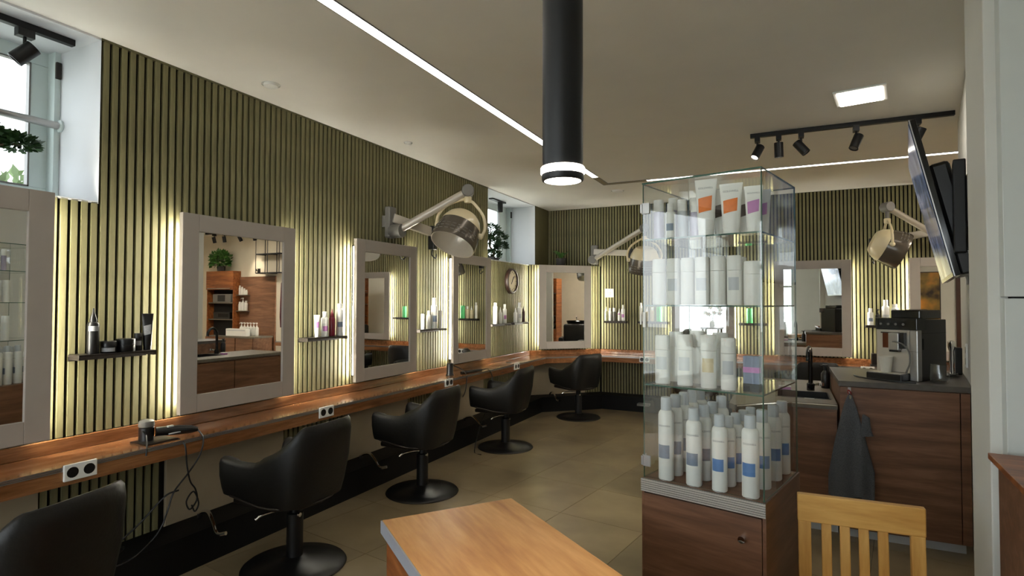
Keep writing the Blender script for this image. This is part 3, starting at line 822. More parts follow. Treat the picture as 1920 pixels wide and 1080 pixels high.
bottle('tube', (XS, 4.905, zb), .18, .05, 'white tube at right end of shelf by third mirror', 'tube', g, rz=WR)
bottle('can', (XS, 6.13, zb), .257, .058, 'bright white can, left on the shelf under the clock', 'can', g, rz=WR)
bottle('nozzle', (XS, 6.265, zb), .203, .045, 'pale pointed bottle in middle of shelf under the clock', group=g, rz=WR)
bottle('flat', (XS, 6.385, zb), .24, .056, 'white bottle with pale pink label at right under the clock', group=g, lab=M_PURPLEL, rz=WR)
bottle('nozzle', (XS, 6.70, zb), .19, .049, 'white pointed bottle, left on shelf beside the corner', group=g, rz=WR)
bottle('flat', (XS, 6.82, zb), .26, .066, 'tall white bottle in the middle of shelf beside the corner', group=g, lab=M_GP, rz=WR)
bottle('nozzle', (XS, 6.955, zb), .207, .040, 'dark brown pointed bottle at right on shelf beside the corner', group=g, body=mat('brown_plastic', lin(70, 34, 34), .35), cap=mat('brown_plastic', lin(70, 34, 34), .35), rz=WR)
YS = Y - .058; g = 'bottles on the back wall shelves'
bottle('nozzle', (-2.325, YS, zb), .2, .050, 'pale green pointed bottle under the white card', group=g, body=mat('pale_green_plastic', lin(196, 200, 160), .35), rz=0)
bottle('flat', (-2.270, YS, zb), .182, .042, 'slim white bottle second from left under the white card', group=g)
bottle('lid', (-2.208, YS, zb), .185, .044, 'clear bodied bottle with white lid under the white card', group=g, body=M_GREYP)
bottle('nozzle', (-2.135, YS, zb), .177, .042, 'white pointed bottle with pink band under the white card', group=g, lab=M_PURPLEL)
bottle('flat', (-2.080, YS, zb), .23, .053, 'tallest white bottle under the white card', group=g, lab=M_PURPLEL)
bottle('can', (-1.825, YS, zb), .26, .040, 'slim white can half behind the cabinet edge', 'can', g)
bottle('nozzle', (-1.741, YS, zb), .2, .05, 'beige pointed bottle left of the mint bottle', group=g, body=M_CREAMP)
bottle('flat', (-1.665, YS, zb), .2, .058, 'cream bottle directly beside the mint bottle', group=g, body=M_CREAMP)
bottle('lid', (-1.575, YS, zb), .207, .078, 'mint green bottle on back wall shelf behind cabinet glass', group=g, body=M_MINT, cap=M_MINT)
bottle('lid', (-.42, YS, zb), .19, .075, 'mint green bottle at right behind the cabinet glass', group=g, body=M_MINT, cap=M_MINT)
bottle('flat', (.912, YS, zb), .2, .062, 'white bottle left on the shelf behind coffee machine', group=g, lab=M_SLATEL)
bottle('pump', (.985, YS, zb), .19, .05, 'black pump spray bottle on shelf behind coffee machine', group=g, body=M_BLACKP, cap=M_BLACKP, lab=M_SLATEL)
bottle('flat', (1.065, YS, zb), .30, .078, 'tall white bottle on shelf behind coffee machine', group=g, lab=M_GP)
bottle('can', (1.155, YS, zb), .25, .073, 'white can with lilac label at right behind coffee machine', 'can', g, lab=M_LILAC)

# ------------------------------------------------------------------ clock and card
t = thing('wall_clock', 'round dark brown wall clock with pale face on the slatted wall', 'clock'); t.matrix_world = Matrix.Translation((X, 6.668, 1.774)) @ Matrix.Rotation(R(90), 4, 'Z') @ Matrix.Rotation(R(90), 4, 'X')
MB().lathe([(.165, .0), (.168, .02), (.160, .042), (.142, .045), (.138, .026)], 36, cap=False).build('rim', mat('brown_rim', lin(60, 40, 32), .4, var=.1), t, smooth=40)
MB().lathe([(.139, .025), (0, .025)], 36).build('dial', M_CREAMP, t)
for k in range(12):
    a = R(30 * k); MB().box(-.004, .004, .105, .128, .0255, .027, Matrix.Rotation(a, 4, 'Z')).build('hour_mark', M_BLACKP, t)
for a, l_, w_ in ((-35, .07, .006), (145, .05, .005), (-45, .10, .003)):
    MB().box(-w_, w_, -.015, l_, .028, .031, Matrix.Rotation(R(a), 4, 'Z')).build('clock_hand', M_BLACKP, t)
t = thing('wall_card', 'small white card with faint print on the back wall slats', 'card', (-2.295, Y - .002, 1.632))
MB().box(-.066, .066, -.006, 0, -.062, .062).build('card_sheet', mat('card_paper', lin(206, 202, 190), .8), t)
MB().box(-.03, .03, -.0068, -.006, .0, .008).box(-.02, .02, -.0068, -.006, -.02, -.014).build('print', M_INK, t)

# ------------------------------------------------------------------ salon chairs
def salon_chair(label, loc, rz):
    t = thing('salon_chair', label, 'chair', loc, rz, 'black salon chairs')
    # shell: plan path from one arm round the back to the other, thick cross-section
    N = 44; rings = []
    xf, xs, hw, xbk = -.27, .02, .255, .255
    for i in range(N + 1):
        s = -1 + 2 * i / N; a = abs(s); sg = 1 if s > 0 else -1
        if a > .58:
            f = (a - .58) / .42; p = Vector((xs + (xf - xs) * f, sg * hw * (1 + .03 * f), 0)); nrm = Vector((0, sg, 0))
        else:
            th = (a / .58) * PI / 2; e = .62
            cx, cy = math.cos(th) ** e, math.sin(th) ** e
            p = Vector((xs + (xbk - xs) * cx, sg * hw * cy, 0))
            nrm = Vector((math.cos(th) ** (2 - e) / (xbk - xs) if th < PI / 2 - 1e-4 else 0, sg * (math.sin(th) ** (2 - e)) / hw, 0)).normalized()
        if a > .66: top = .65
        elif a > .24:
            f = (.66 - a) / .42; f = f * (.6 + .4 * f * (3 - 2 * f)) if f < 1 else 1; top = .65 + .185 * f
        else: top = .835 + .008 * (1 - a / .24)
        if a > .55: top -= .018 * math.sin(PI * (a - .55) / .45)
        bot = .40 + (.035 * ((a - .55) / .45) if a > .55 else 0)
        back = max(0, 1 - a / .55)
        th_ = .045 + .02 * (a > .9)
        def pt(inn, z):
            f = (z - bot) / (top - bot)
            lean = .045 * back * (f - .35)
            sh = 1 - .16 * (1 - f) ** 2
            q = Vector((xs + (p.x - xs) * (sh if a <= .58 else 1), p.y * (1 - .10 * (1 - f) ** 2), 0)) - nrm * inn
            return (q.x + lean, q.y, z)
        h = top - bot
        sec = [pt(0, bot), pt(-.004, bot + .15 * h), pt(-.008, bot + .5 * h), pt(-.004, bot + .85 * h), pt(.004, top - .012), pt(th_ * .35, top), pt(th_ * .75, top - .004),
               pt(th_, top - .022), pt(th_ + .012, bot + .7 * h), pt(th_ + .02, bot + .35 * h), pt(th_ + .01, bot + .02)]
        rings.append(sec)
    # rounded arm ends
    def shrink(rg, k, dx):
        c = sum((Vector(p) for p in rg), Vector()) / len(rg)
        return [tuple(c + (Vector(p) - c) * k + Vector((dx, 0, 0))) for p in rg]
    rings = [shrink(rings[0], .88, -.024), shrink(rings[0], .97, -.017)] + rings + [shrink(rings[-1], .97, -.017), shrink(rings[-1], .88, -.024)]
    MB().loft(rings).build('shell', M_LEATHER, t, smooth=50, fix=True)
    seat = [(-.29, -.19), (-.30, 0), (-.29, .19), (-.10, .205), (.10, .18), (.17, .08), (.17, -.08), (.10, -.18), (-.10, -.205)]
    MB().prism(seat, .41, .50).build('seat', M_LEATHER, t, bevel=0.03)
    # shell underside
    under = [(-.26, -.20), (-.26, .20), (.05, .215), (.17, .12), (.19, 0), (.17, -.12), (.05, -.215)]
    MB().prism(under, .375, .412).build('seat_pan', M_BROWNB, t, bevel=0.012)
    MB().tube(catmull([(-.24, -.235, .435), (0, -.245, .405), (.14, -.19, .400), (.208, 0, .400), (.14, .19, .400), (0, .245, .405), (-.24, .235, .435)], 6), .006, 6).build('piping', M_BROWNB, t)
    MB().lathe([(.045, .05), (.045, .30), (.030, .305), (.030, .38)], 24).build('column', M_BLACK, t, smooth=40)
    MB().lathe([(.28, 0), (.283, .008), (.275, .016), (.18, .028), (.08, .042), (.055, .055), (.045, .06)], 44).build('base_plate', M_BLACKP, t, smooth=40)
    MB().lathe([(.283, .0005), (.286, .004), (.283, .009)], 44, cap=False).build('base_ring', M_BROWNB, t, smooth=60)
    MB().tube(catmull([(0, -.05, .335), (-.02, -.12, .345), (-.05, -.19, .34), (-.07, -.215, .32)], 5), .008, 8).build('pump_lever', M_CHROME, t, smooth=60)
    MB().lathe([(.012, 0), (.012, .012), (0, .014)], 12, Matrix.Translation((.045, -.02, .30)) @ Matrix.Rotation(R(90), 4, 'Y')).build('lock_screw', M_CHROME, t)
    return t
ch = salon_chair('black salon chair facing the kitchen mirror, large, second from left', (-2.53, 2.40, 0), R(3))
for loc, rz, lb in (((-2.42, 1.06, 0), R(14), 'black salon chair cut off by bottom left picture edge'),
                    ((-2.60, 3.76, 0), R(2), 'black salon chair in the middle of the left row'),
                    ((-2.62, 5.28, 0), R(4), 'black salon chair behind the middle one, under the clock'),
                    ((-2.44, 7.05, 0), R(-28), 'black salon chair facing the diagonal corner mirror'),
                    ((.28, 7.35, 0), R(-80), 'black salon chair at back wall behind the sink'),):
    dup(ch, loc, rz, lb)
dup(ch, (-1.0, 7.25, 0), R(-95), 'black salon chair at back wall hidden behind glass cabinet')

# ------------------------------------------------------------------ hood dryers
def hood(label, C_, d, hz, brk, elbow, wall_dir, lower):
    """C_: centre of the rim; d: direction the opening looks; hz: pivot axis; brk: wall plate; elbow: joint above the hood"""
    t = thing('hood_dryer', label, 'hair dryer', group='wall mounted hood dryers')
    d = Vector(d).normalized(); hz = Vector(hz).normalized(); hz = (hz - d * hz.dot(d)).normalized()
    z_ = -d; x_ = hz; y_ = z_.cross(x_)
    M = Matrix(((x_.x, y_.x, z_.x, C_[0]), (x_.y, y_.y, z_.y, C_[1]), (x_.z, y_.z, z_.z, C_[2]), (0, 0, 0, 1)))
    s = .98
    MB().lathe([(.190 * s, .190), (.182 * s, .225), (.152 * s, .285), (.118 * s, .318), (.112 * s, .322), (.105 * s, .318), (.06, .324), (0, .326)], 40, M).build('cap_shell', M_CREAMP, t, smooth=30)
    b = MB().lathe([(.205 * s, 0.0), (.212 * s, .02), (.206 * s, .10), (.190 * s, .191)], 40, M, cap=False)
    b.build('visor', M_GREYB, t, smooth=40)
    MB().lathe([(.205 * s, 0.0), (.198 * s, .002), (.186 * s, .08), (.168 * s, .16), (.12 * s, .22), (0, .25)], 40, M, cap=False).build('inner_lining', M_SILVER, t, smooth=40)
    sl = MB()  # rows of short grey dashes round the visor
    for k in range(9):
        for (zz, rr) in ((.045, .2105), (.075, .2085), (.105, .2055)):
            a = R(-150 + k * 15)
            Ms = M @ Matrix.Rotation(a, 4, 'Z') @ Matrix.Translation((rr * s, 0, zz))
            sl.box(-.001, .0015, -.018, .018, -.003, .003, Ms)
    o = sl.build('visor_dashes', M_GREYP, t); o['kind'] = 'stuff'
    # yoke: vertical fork
    up = Vector((0, 0, 1)); up = (up - hz * up.dot(hz)).normalized()
    pc = Vector(C_) - d * .16; top = pc + up * .275
    el = Vector(elbow)
    pts = [pc + hz * .215, pc + hz * .222 + up * .08, pc + hz * .175 + up * .18, pc + hz * .06 + up * .265, top, pc - hz * .06 + up * .265, pc - hz * .175 + up * .18, pc - hz * .222 + up * .08, pc - hz * .215]
    MB().tube(catmull(pts, 5), .014, 8).build('yoke', M_CREAMP, t, smooth=60)
    for sg in (1, -1):
        MB().lathe([(.026, -.02), (.026, .012), (.018, .018), (0, .018)], 16, Matrix.Translation(pc + hz * sg * .208) @ (hz * sg).to_track_quat('Z', 'Y').to_matrix().to_4x4()).build('pivot_knob', M_CREAMP, t, smooth=40)
    MB().lathe([(.03, -.02), (.034, -.01), (.034, .03), (.02, .04)], 16, Matrix.Translation(top)).build('yoke_collar', M_CREAMP, t, smooth=40)
    MB().tube([top + Vector((0, 0, .03)), Vector((top.x, top.y, el.z))], .022, 12).build('drop_tube', M_GREYP, t, smooth=40)
    MB().lathe([(.05, -.055), (.055, -.05), (.055, .05), (.05, .055)], 20, Matrix.Translation((top.x, top.y, el.z)) @ Matrix.Rotation(R(90), 4, 'X') @ Matrix.Rotation(R(30), 4, 'Y')).build('elbow_joint', M_GREYP, t, smooth=40)
    br = Vector(brk); wd = Vector(wall_dir)
    plate = frame(br, wd.cross(Vector((0, 0, 1))), Vector((0, 0, 1)))
    MB().box(-.05, .05, -.15, .13, -.06, .0, plate).build('wall_plate', M_GREYP, t, bevel=0.012)
    # local +z of plate points away from the wall
    piv = br + wd * .10 - Vector((0, 0, .09))
    MB().lathe([(.058, -.06), (.062, -.05), (.062, .05), (.058, .06)], 20, Matrix.Translation(piv) @ Matrix.Rotation(R(90), 4, 'X') @ Matrix.Rotation(math.atan2(wd.x, -wd.y), 4, 'Y')).build('arm_pivot', M_GREYP, t, smooth=40)
    MB().box(-.04, .04, -.05, .05, -.02, .10, Matrix.Translation(br) @ Matrix.Identity(4) @ plate.to_3x3().to_4x4()).build('arm_mount', M_GREYP, t)
    top_el = Vector((top.x, top.y, el.z)); v = (top_el - piv).normalized()
    MB().tube([piv + v * .05, top_el - v * .05], .034, 16).build('spring_arm', M_SILVER, t, smooth=40)
    lo = Vector(lower); a0 = br + wd * .05 + Vector((0, 0, .03)); v = (lo - a0).normalized()
    sd = v.cross(Vector((0, 0, 1))).normalized()
    Ma = frame(a0, v, sd)
    MB().box(0, (lo - a0).length, -.025, .025, -.042, .042, Ma).build('lower_arm', M_SILVER, t, bevel=0.008)
    MB().box(-.03, .03, -.035, .035, -.16, .06, Matrix.Translation(lo) @ Ma.to_3x3().to_4x4() if False else Matrix.Translation(lo)).build('control_box', M_BLACKP, t, bevel=0.006)
    MB().tube(catmull([lo + Vector((0, 0, -.15)), lo + Vector((.01, -.03, -.21)), lo + Vector((.02, .02, -.24)), lo + Vector((.0, .06, -.2))], 5), .006, 6).build('cable_loop', M_BLACKP, t)
    return t
hood('silver hood dryer on the left wall with its opening towards the camera', (-2.63, 4.24, 2.00), (-.12, -.50, -.86), (.9, .43, .0), (X + .03, 4.085, 2.22), (-2.6, 4.277, 2.485), (1, 0, 0), (-2.98, 4.46, 2.15))
hood('cream topped hood dryer on back wall behind the glass cabinet', (-1.68, 7.46, 1.90), (-.13, .27, -.95), (.9, .43, 0), (-2.50, Y - .03, 2.20), (-1.72, 7.55, 2.47), (0, -1, 0), (-1.95, Y - .12, 2.19))
hood('cream topped hood dryer on back wall beside the television', (1.17, 7.45, 2.055), (.89, .05, -.42), (-.1, 1.0, 0), (1.62, Y - .03, 2.30), (1.14, 7.55, 2.56), (0, -1, 0), (.93, Y - .12, 2.2))

# ------------------------------------------------------------------ plants
def leaf_cluster(name, c, rx_, ry_, rz_, n, size, m, parent, seed):
    rr = random.Random(seed); g = MB()
    for i in range(n):
        th, ph = rr.uniform(0, 2 * PI), math.acos(rr.uniform(-.6, 1)); k = rr.uniform(.55, 1)
        p = Vector((c[0] + rx_ * k * math.sin(ph) * math.cos(th), c[1] + ry_ * k * math.sin(ph) * math.sin(th), c[2] + rz_ * k * math.cos(ph)))
        d = (p - Vector(c)).normalized() + Vector((rr.uniform(-.6, .6), rr.uniform(-.6, .6), rr.uniform(-.3, .6)))
        d.normalize(); s = d.cross(Vector((rr.uniform(-1, 1), rr.uniform(-1, 1), 1))).normalized(); L = size * rr.uniform(.6, 1.3)
        b = len(g.v); g.v += [p, p + d * L * .5 + s * L * .3, p + d * L, p + d * L * .5 - s * L * .3]
        g.face([b, b + 1, b + 2, b + 3])
    o = g.build(name, m, parent); return o
def bonsai(label, base, pads, lean):
    t = thing('bonsai', label, 'plant', base)
    MB().prism([(-.10, -.07), (.10, -.07), (.10, .07), (-.10, .07)], 0.0, .06).build('pot', M_POT, t, bevel=0.012)
    top = pads[0]
    MB().tube(catmull([(0, 0, .05), (lean * .5, .02, .12), (-lean * .3, lean * .4, .22), (top[0] * .7, top[1] * .7, top[2] - .05)], 6), [.022 - .0007 * i for i in range(19)], 8).build('trunk', M_BARK, t, smooth=60)
    for i, (x_, y_, z_, r_) in enumerate(pads):
        MB().tube([(x_ * .2, y_ * .2, max(.1, z_ - .06)), (x_, y_, z_)], .007, 6).build('branch', M_BARK, t)
        leaf_cluster('leaf_pad', (x_, y_, z_), r_, r_, r_ * .6, 520, .034, M_LEAF, t, 50 + i)
    return t
bonsai('dark green bonsai with cloud pads on far window sill', (-3.48, 6.55, SILL), [(-.02, .05, .44, .12), (.04, .16, .34, .12), (.02, -.02, .26, .13), (.06, .20, .22, .09), (.0, .06, .10, .12), (-.1, -.08, .36, .12)], .1)
bonsai('dark green bonsai on near window sill at picture edge', (-3.50, 1.15, SILL), [(-.02, .04, .36, .12), (.0, .20, .30, .075), (.02, .33, .27, .07), (.03, -.08, .26, .10), (.01, .12, .20, .06)], .1)
t = thing('fern', 'small green fern in dark pot on the corner ledge', 'plant', (-2.92, 7.68, SILL + .004))
MB().lathe([(.05, 0), (.065, .02), (.075, .10), (.078, .105), (.068, .105), (.06, .09), (0, .09)], 20).build('pot', M_POT, t, smooth=40)
rr = random.Random(3); 
for k in range(26):
    a = rr.uniform(0, 2 * PI); L = rr.uniform(.12, .22); g = MB()
    pts = [Vector((math.cos(a) * L * s * .75, math.sin(a) * L * s * .75, .09 + L * (1.3 * s - .75 * s * s))) for s in (0, .25, .5, .75, 1)]
    sd = Vector((-math.sin(a), math.cos(a), 0))
    for i, p in enumerate(pts):
        wd_ = (.006, .014, .015, .010, .001)[i]
        g.v += [p + sd * wd_, p - sd * wd_]
    for i in range(4): g.face([2 * i, 2 * i + 1, 2 * i + 3, 2 * i + 2])
    g.build('frond', M_LEAF2, t)
# trees outside the near window
for i, (x_, y_, z_, s_) in enumerate(((-7.5, 3.0, 2.15, 1.0), (-10.4, 4.6, 2.3, 1.1), (-9.0, .9, 2.0, .9))):
    t = thing('garden_tree', ('pale green tree outside the near window', 'second pale tree outside, further from the near window', 'leafy pale shrub tree outside at left')[i], 'tree', (x_, y_, -.1))
    MB().tube([(0, 0, 0), (.05, 0, 1.0), (0, .05, z_)], [.09, .07, .05], 8).build('trunk', M_BARK, t)
    o = leaf_cluster('crown', (0, 0, z_), s_, s_, s_ * .8, 1300, .16, M_PALEFOL, t, 80 + i); o['kind'] = 'stuff'
MB_ = struct(MB().box(-30, X - .5, -25, 30, -.25, -.1).build('ground', mat('outside_ground', lin(176, 178, 166), .9, var=.2, scale=2)))
struct(MB().box(X - .5, 30, -25, YF - .2, -.25, -.1).build('pavement', mat('bounce_paving', lin(204, 202, 196), .9, var=.1, scale=2)))  # unseen pavement, made pale to bounce daylight up to the ceiling

# ------------------------------------------------------------------ glass display cabinet
KS = 1.08
CO = Vector((-.482 * KS, 2.121 * KS, 0)); CR = R(-13.75)
cabt = thing('display_cabinet', 'tall glass display cabinet with dark walnut base', 'cabinet', CO, CR)
CW, CD, CB0, CT = .427 * KS, .44 * KS, 1.5 - .65 * KS, 1.5 + .447 * KS
MB().box(.003, CW - .003, .012, CD, .05, CB0 - .012).build('base_box', M_WALNUT, cabt)
MB().box(-.004, .006, -.002, CD + .002, .0, CB0).box(CW - .006, CW + .006, -.002, CD + .002, 0, CB0).build('side_panel', M_WALNUTY, cabt)
MB().box(.006, CW - .006, .0, CD, CB0 - .012, CB0).build('base_top', M_WALNUT, cabt)
dr = MB().box(.008, CW - .008, -.006, .012, .06, CB0 - .056).build('base_door', M_WALNUT, cabt, bevel=.001)
MB().lathe([(.011, 0), (.009, .012), (.012, .018), (.012, .026), (0, .028)], 16, Matrix.Translation((CW - .07, -.006, CB0 - .135)) @ Matrix.Rotation(R(90), 4, 'X')).build('knob', M_CHROME, dr, smooth=40)
trb = MB().box(-.004, CW + .006, -.007, .0, CB0 - .05, CB0).build('aluminium_trim', M_GREYP, cabt)
for k in range(6): MB().box(-.0045, CW + .0065, -.0115, -.007, CB0 - .049 + k * .0084, CB0 - .0437 + k * .0084).build('ridge', M_SILVER, trb)
MB().box(.02, CW - .02, .02, CD - .02, 0, .05).build('plinth', M_BLACK, cabt)
GT = .005
def pane(name, x0, x1, y0, y1, z0, z1, parent=cabt):
    m = MB(); dims = (x1 - x0, y1 - y0, z1 - z0); thin = dims.index(min(dims))
    b = 0; m.box(x0, x1, y0, y1, z0, z1)
    ax = {0: 2, 1: 1, 2: 0}[thin]
    # faces in box order: -z, +z, -y, +x, +y, -x ; edges take the green material
    big = {2: (0, 1), 1: (2, 4), 0: (3, 5)}[thin]
    m.mi = [0 if i in big else 1 for i in range(6)]
    return m.build(name, [M_GLASS, M_GEDGE], parent)
door = pane('glass_door', .004, CW - .001, 0.0, GT, CB0 + .006, CT - .006)
pane('glass_side', 0.0, GT, GT + .001, CD, CB0 + .001, CT - .006)
pane('glass_side', CW - GT, CW, GT + .001, CD, CB0 + .001, CT - .006)
pane('glass_back', GT, CW - GT, CD - GT, CD, CB0 + .001, CT - .006)
pane('glass_top', 0, CW, 0, CD, CT - .006, CT)
SHZ = (1.5 - .304 * KS, 1.5 - .01 * KS, 1.5 + .236 * KS)
for z in SHZ: pane('glass_shelf', GT + .001, CW - GT - .001, .012, CD - GT - .001, z - .006, z)
for z in (1.5 - .585 * KS, 1.5 + .35 * KS):
    h_ = MB().box(-.003, .002, .0, .03, z - .022, z + .022).box(.004, .034, -.006, .0, z - .022, z + .022).box(-.005, .004, -.008, .002, z - .018, z + .018)
    h_.build('hinge', M_ALU, cabt, bevel=.001)
MB().box(.006, .018, -.010, .0, 1.40, 1.46).tube([(-.004, -.006, 1.41), (-.004, -.006, 1.45)], .004).build('door_catch', M_WP, cabt)
MC_ = Matrix.Translation(CO) @ Matrix.Rotation(CR, 4, 'Z')
def CP(u, v, z): return MC_ @ Vector((u * KS, v * KS, z))
def cbottle(kind, loc, h, w, *a, **k): return bottle(kind, loc, h * KS, w * KS, *a, **k)
FACE = R(0)
ordn = ['front', 'second', 'third', 'fourth', 'fifth']
cols_ = ((.075, [.037, .114, .186, .262, .338], M_SLATEL, .300), (.180, [.037, .125, .205, .29], M_SLATEL, .272), (.272, [.034, .112, .186, .262, .34], M_BLUEL, .262), (.374, [.036, .16, .288, .395], M_BLUEL, .272))
cn = ['leftmost', 'second', 'third', 'rightmost']
for ci, (u, vs, lb, hh) in enumerate(cols_):
    for vi, v in enumerate(vs):
        h2 = hh - (.018 if ci == 2 and vi else 0) + (.012 if ci == 1 and vi == 3 else 0)
        cbottle('can', CP(u + .003 * vi, v, CB0 + .0005), h2, .056 if ci != 2 else .052,
               '%s can from the front, %s row, white with %s label on cabinet bottom' % (ordn[vi], cn[ci], 'blue' if lb is M_BLUEL else 'slate grey'),
               'can', 'hairspray cans at the bottom of the cabinet', cap=M_CANCAP, lab=lb, rz=CR + R(8 if vi == 0 else 30), text=True)
g = 'bottles on the third cabinet shelf'
tier = ['low', 'middle', 'high']
for i, (u, v, hh, ww) in enumerate(((.052, .06, .180, .056), (.139, .06, .186, .056), (.226, .06, .188, .056), (.296, .06, .180, .052))):
    cbottle('lid', CP(u, v, SHZ[0] + .0005), hh, ww, '%s of four white lidded bottles at front of lowest glass shelf' % ['leftmost', 'second', 'third', 'rightmost'][i], group=g, lab=(M_GP, M_GP, M_CREAMP, M_GP)[i], rz=CR + R(10))
for i, (u, v, hh, ww) in enumerate(((.066, .15, .19, .056), (.150, .15, .196, .056), (.236, .15, .192, .056))):
    cbottle('lid', CP(u, v, SHZ[0] + .0005), hh, ww, '%s of three white bottles in back row of lowest glass shelf' % ['left', 'middle', 'right'][i], group=g, rz=CR)
t = thing('product_box', 'small grey blue carton with pink stripe on lowest glass shelf', 'box', CP(.372, .075, SHZ[0] + .0005), CR)
MB().box(-.028, .028, -.02, .02, 0, .13).build('carton', mat('blue_grey_card', lin(120, 132, 156), .5, var=.05), t)
MB().box(-.0285, .0285, -.0207, .0, .07, .09).build('stripe', M_PURPLEL, t)
MB().box(-.0285, .0285, -.0206, .021, .0, .03).build('dark_band', M_BLACKP, t)
g = 'bottles on the middle cabinet shelf'
for i, (u, ww) in enumerate(((.040, .052), (.096, .050), (.150, .048), (.205, .052), (.262, .054), (.318, .050), (.378, .056))):
    cbottle('lid', CP(u, .06, SHZ[1] + .0005), .172 if i != 6 else .15, ww, '%s white bottle counted from the left on the middle glass shelf' % ['first', 'second', 'third', 'fourth', 'fifth', 'sixth', 'seventh'][i], group=g, lab=M_GP if i % 2 else None, rz=CR + R(8))
for i, (u, ww) in enumerate(((.065, .052), (.125, .052), (.185, .052), (.245, .052), (.305, .052))):
    cbottle('lid', CP(u, .15, SHZ[1] + .0005), .172, ww, 'back row bottle on middle glass shelf, %s from the left' % ['first', 'second', 'third', 'fourth', 'fifth'][i], group=g, rz=CR)
g = 'bottles and tubes on the top cabinet shelf'; zt = SHZ[2] + .0005
cbottle('lid', CP(.039, .06, zt), .150, .040, 'lilac bottle with big white cap at left of top glass shelf', group=g, body=M_LILAC, rz=CR)
cbottle('lid', CP(.066, .13, zt), .165, .038, 'lilac bottle behind the pump foam bottle on top glass shelf', group=g, body=M_LILAC, rz=CR)
cbottle('oval', CP(.090, .05, zt), .132, .038, 'short white bottle with grey green label on top glass shelf', group=g, lab=M_SLATEL, rz=CR + R(8))
cbottle('lid', CP(.118, .09, zt), .148, .036, 'clear bottle with white cap left of the orange tubes', group=g, body=M_GP, lab=M_CANCAP, rz=CR)
cbottle('lid', CP(.145, .14, zt), .158, .036, 'lilac bottle at the back left of the orange tubes', group=g, body=M_LILAC, rz=CR)
cbottle('lid', CP(.176, .075, zt), .132, .036, 'short lilac bottle touching the left orange tube', group=g, body=M_LILAC, lab=M_LILAC, rz=CR)
cbottle('tube', CP(.226, .045, zt), .202, .078, 'tall white tube with orange label, left one', 'tube', g, lab=M_ORANGEL, rz=CR + R(8), text=True)
cbottle('tube', CP(.256, .115, zt), .172, .066, 'white tube with dark brown label between the orange tubes', 'tube', g, lab=M_BROWNL, rz=CR + R(8))
cbottle('tube', CP(.314, .045, zt), .176, .078, 'tall white tube with orange label, right one', 'tube', g, lab=M_ORANGEL, rz=CR + R(8), text=True)
cbottle('tube', CP(.345, .115, zt), .162, .066, 'white tube behind the right orange tube', 'tube', g, lab=M_BROWNL, rz=CR + R(8))
cbottle('tube', CP(.386, .055, zt), .160, .062, 'white tube with pink purple label at cabinet corner', 'tube', g, lab=M_PURPLEL, rz=CR + R(10), text=True)
cbottle('tube', CP(.390, .135, zt), .158, .060, 'white tube with purple label behind the corner one', 'tube', g, lab=M_PURPLEL, rz=CR + R(10))

# ------------------------------------------------------------------ reception desk
t = thing('reception_desk', 'pale beech desk with grey edge in the foreground', 'desk', (-1.258, 1.576, 0), math.atan2(-.457, .593))
MB().box(0, 1.9, .003, .50, .705, .75).build('desk_top', M_BEECH, t, bevel=.004)
MB().box(-.001, 1.9, -.002, .003, .706, .748).build('edge_band', mat('grey_edge_band', lin(150, 152, 162), .5, var=.03), t)
MB().box(.004, .026, .02, .48, 0, .705).build('end_panel', M_TEAK, t)
MB().box(.03, 1.87, .012, .03, .05, .705).build('front_panel', M_TEAK, t)
MB().box(1.87, 1.892, .02, .48, 0, .705).build('end_panel', M_TEAK, t)

# ------------------------------------------------------------------ wooden chair by the desk
t = thing('wooden_chair', 'light wooden slat back chair in the right foreground', 'chair', (.228, 2.352, 0), R(2.2))
hw = .1935; zt = .80
for sx in (-1, 1):
    MB().loft([[(sx * hw - .042 if sx > 0 else sx * hw, y_, z_), (sx * hw if sx > 0 else sx * hw + .042, y_, z_), (sx * hw if sx > 0 else sx * hw + .042, y_ + .028, z_), (sx * hw - .042 if sx > 0 else sx * hw, y_ + .028, z_)]
               for (y_, z_) in ((.03, 0), (-.02, .43), (-.004, .704))]).build('rear_leg', M_CHAIRW, t, fix=True, bevel=.003)
    MB().box(sx * hw - (.034 if sx > 0 else 0), sx * hw + (.034 if sx < 0 else 0), -.42, -.386, 0, .42).build('front_leg', M_CHAIRW, t, bevel=.004)
    MB().box(sx * hw - (.028 if sx > 0 else .0), sx * hw + (.028 if sx < 0 else .0), -.39, -.02, .36, .42).build('side_rail', M_CHAIRX, t)
MB().box(-hw - .002, hw + .002, -.004, .026, .702, zt).build('top_rail', M_CHAIRX, t, bevel=.004)
for k in range(4):
    xx = -.102 + k * .058
    MB().loft([[(xx - .016, y_, z_), (xx + .016, y_, z_), (xx + .016, y_ + .014, z_), (xx - .016, y_ + .014, z_)] for (y_, z_) in ((-.012, .455), (-.004, .6), (.006, .704))]).build('slat', M_CHAIRW, t, fix=True, bevel=.003)
MB().box(-hw + .042, hw - .042, -.018, .006, .432, .466).build('lower_rail', M_CHAIRX, t, bevel=.003)
MB().box(-hw - .005, hw + .005, -.43, -.02, .42, .445).build('seat', M_CHAIRX, t, bevel=.006)

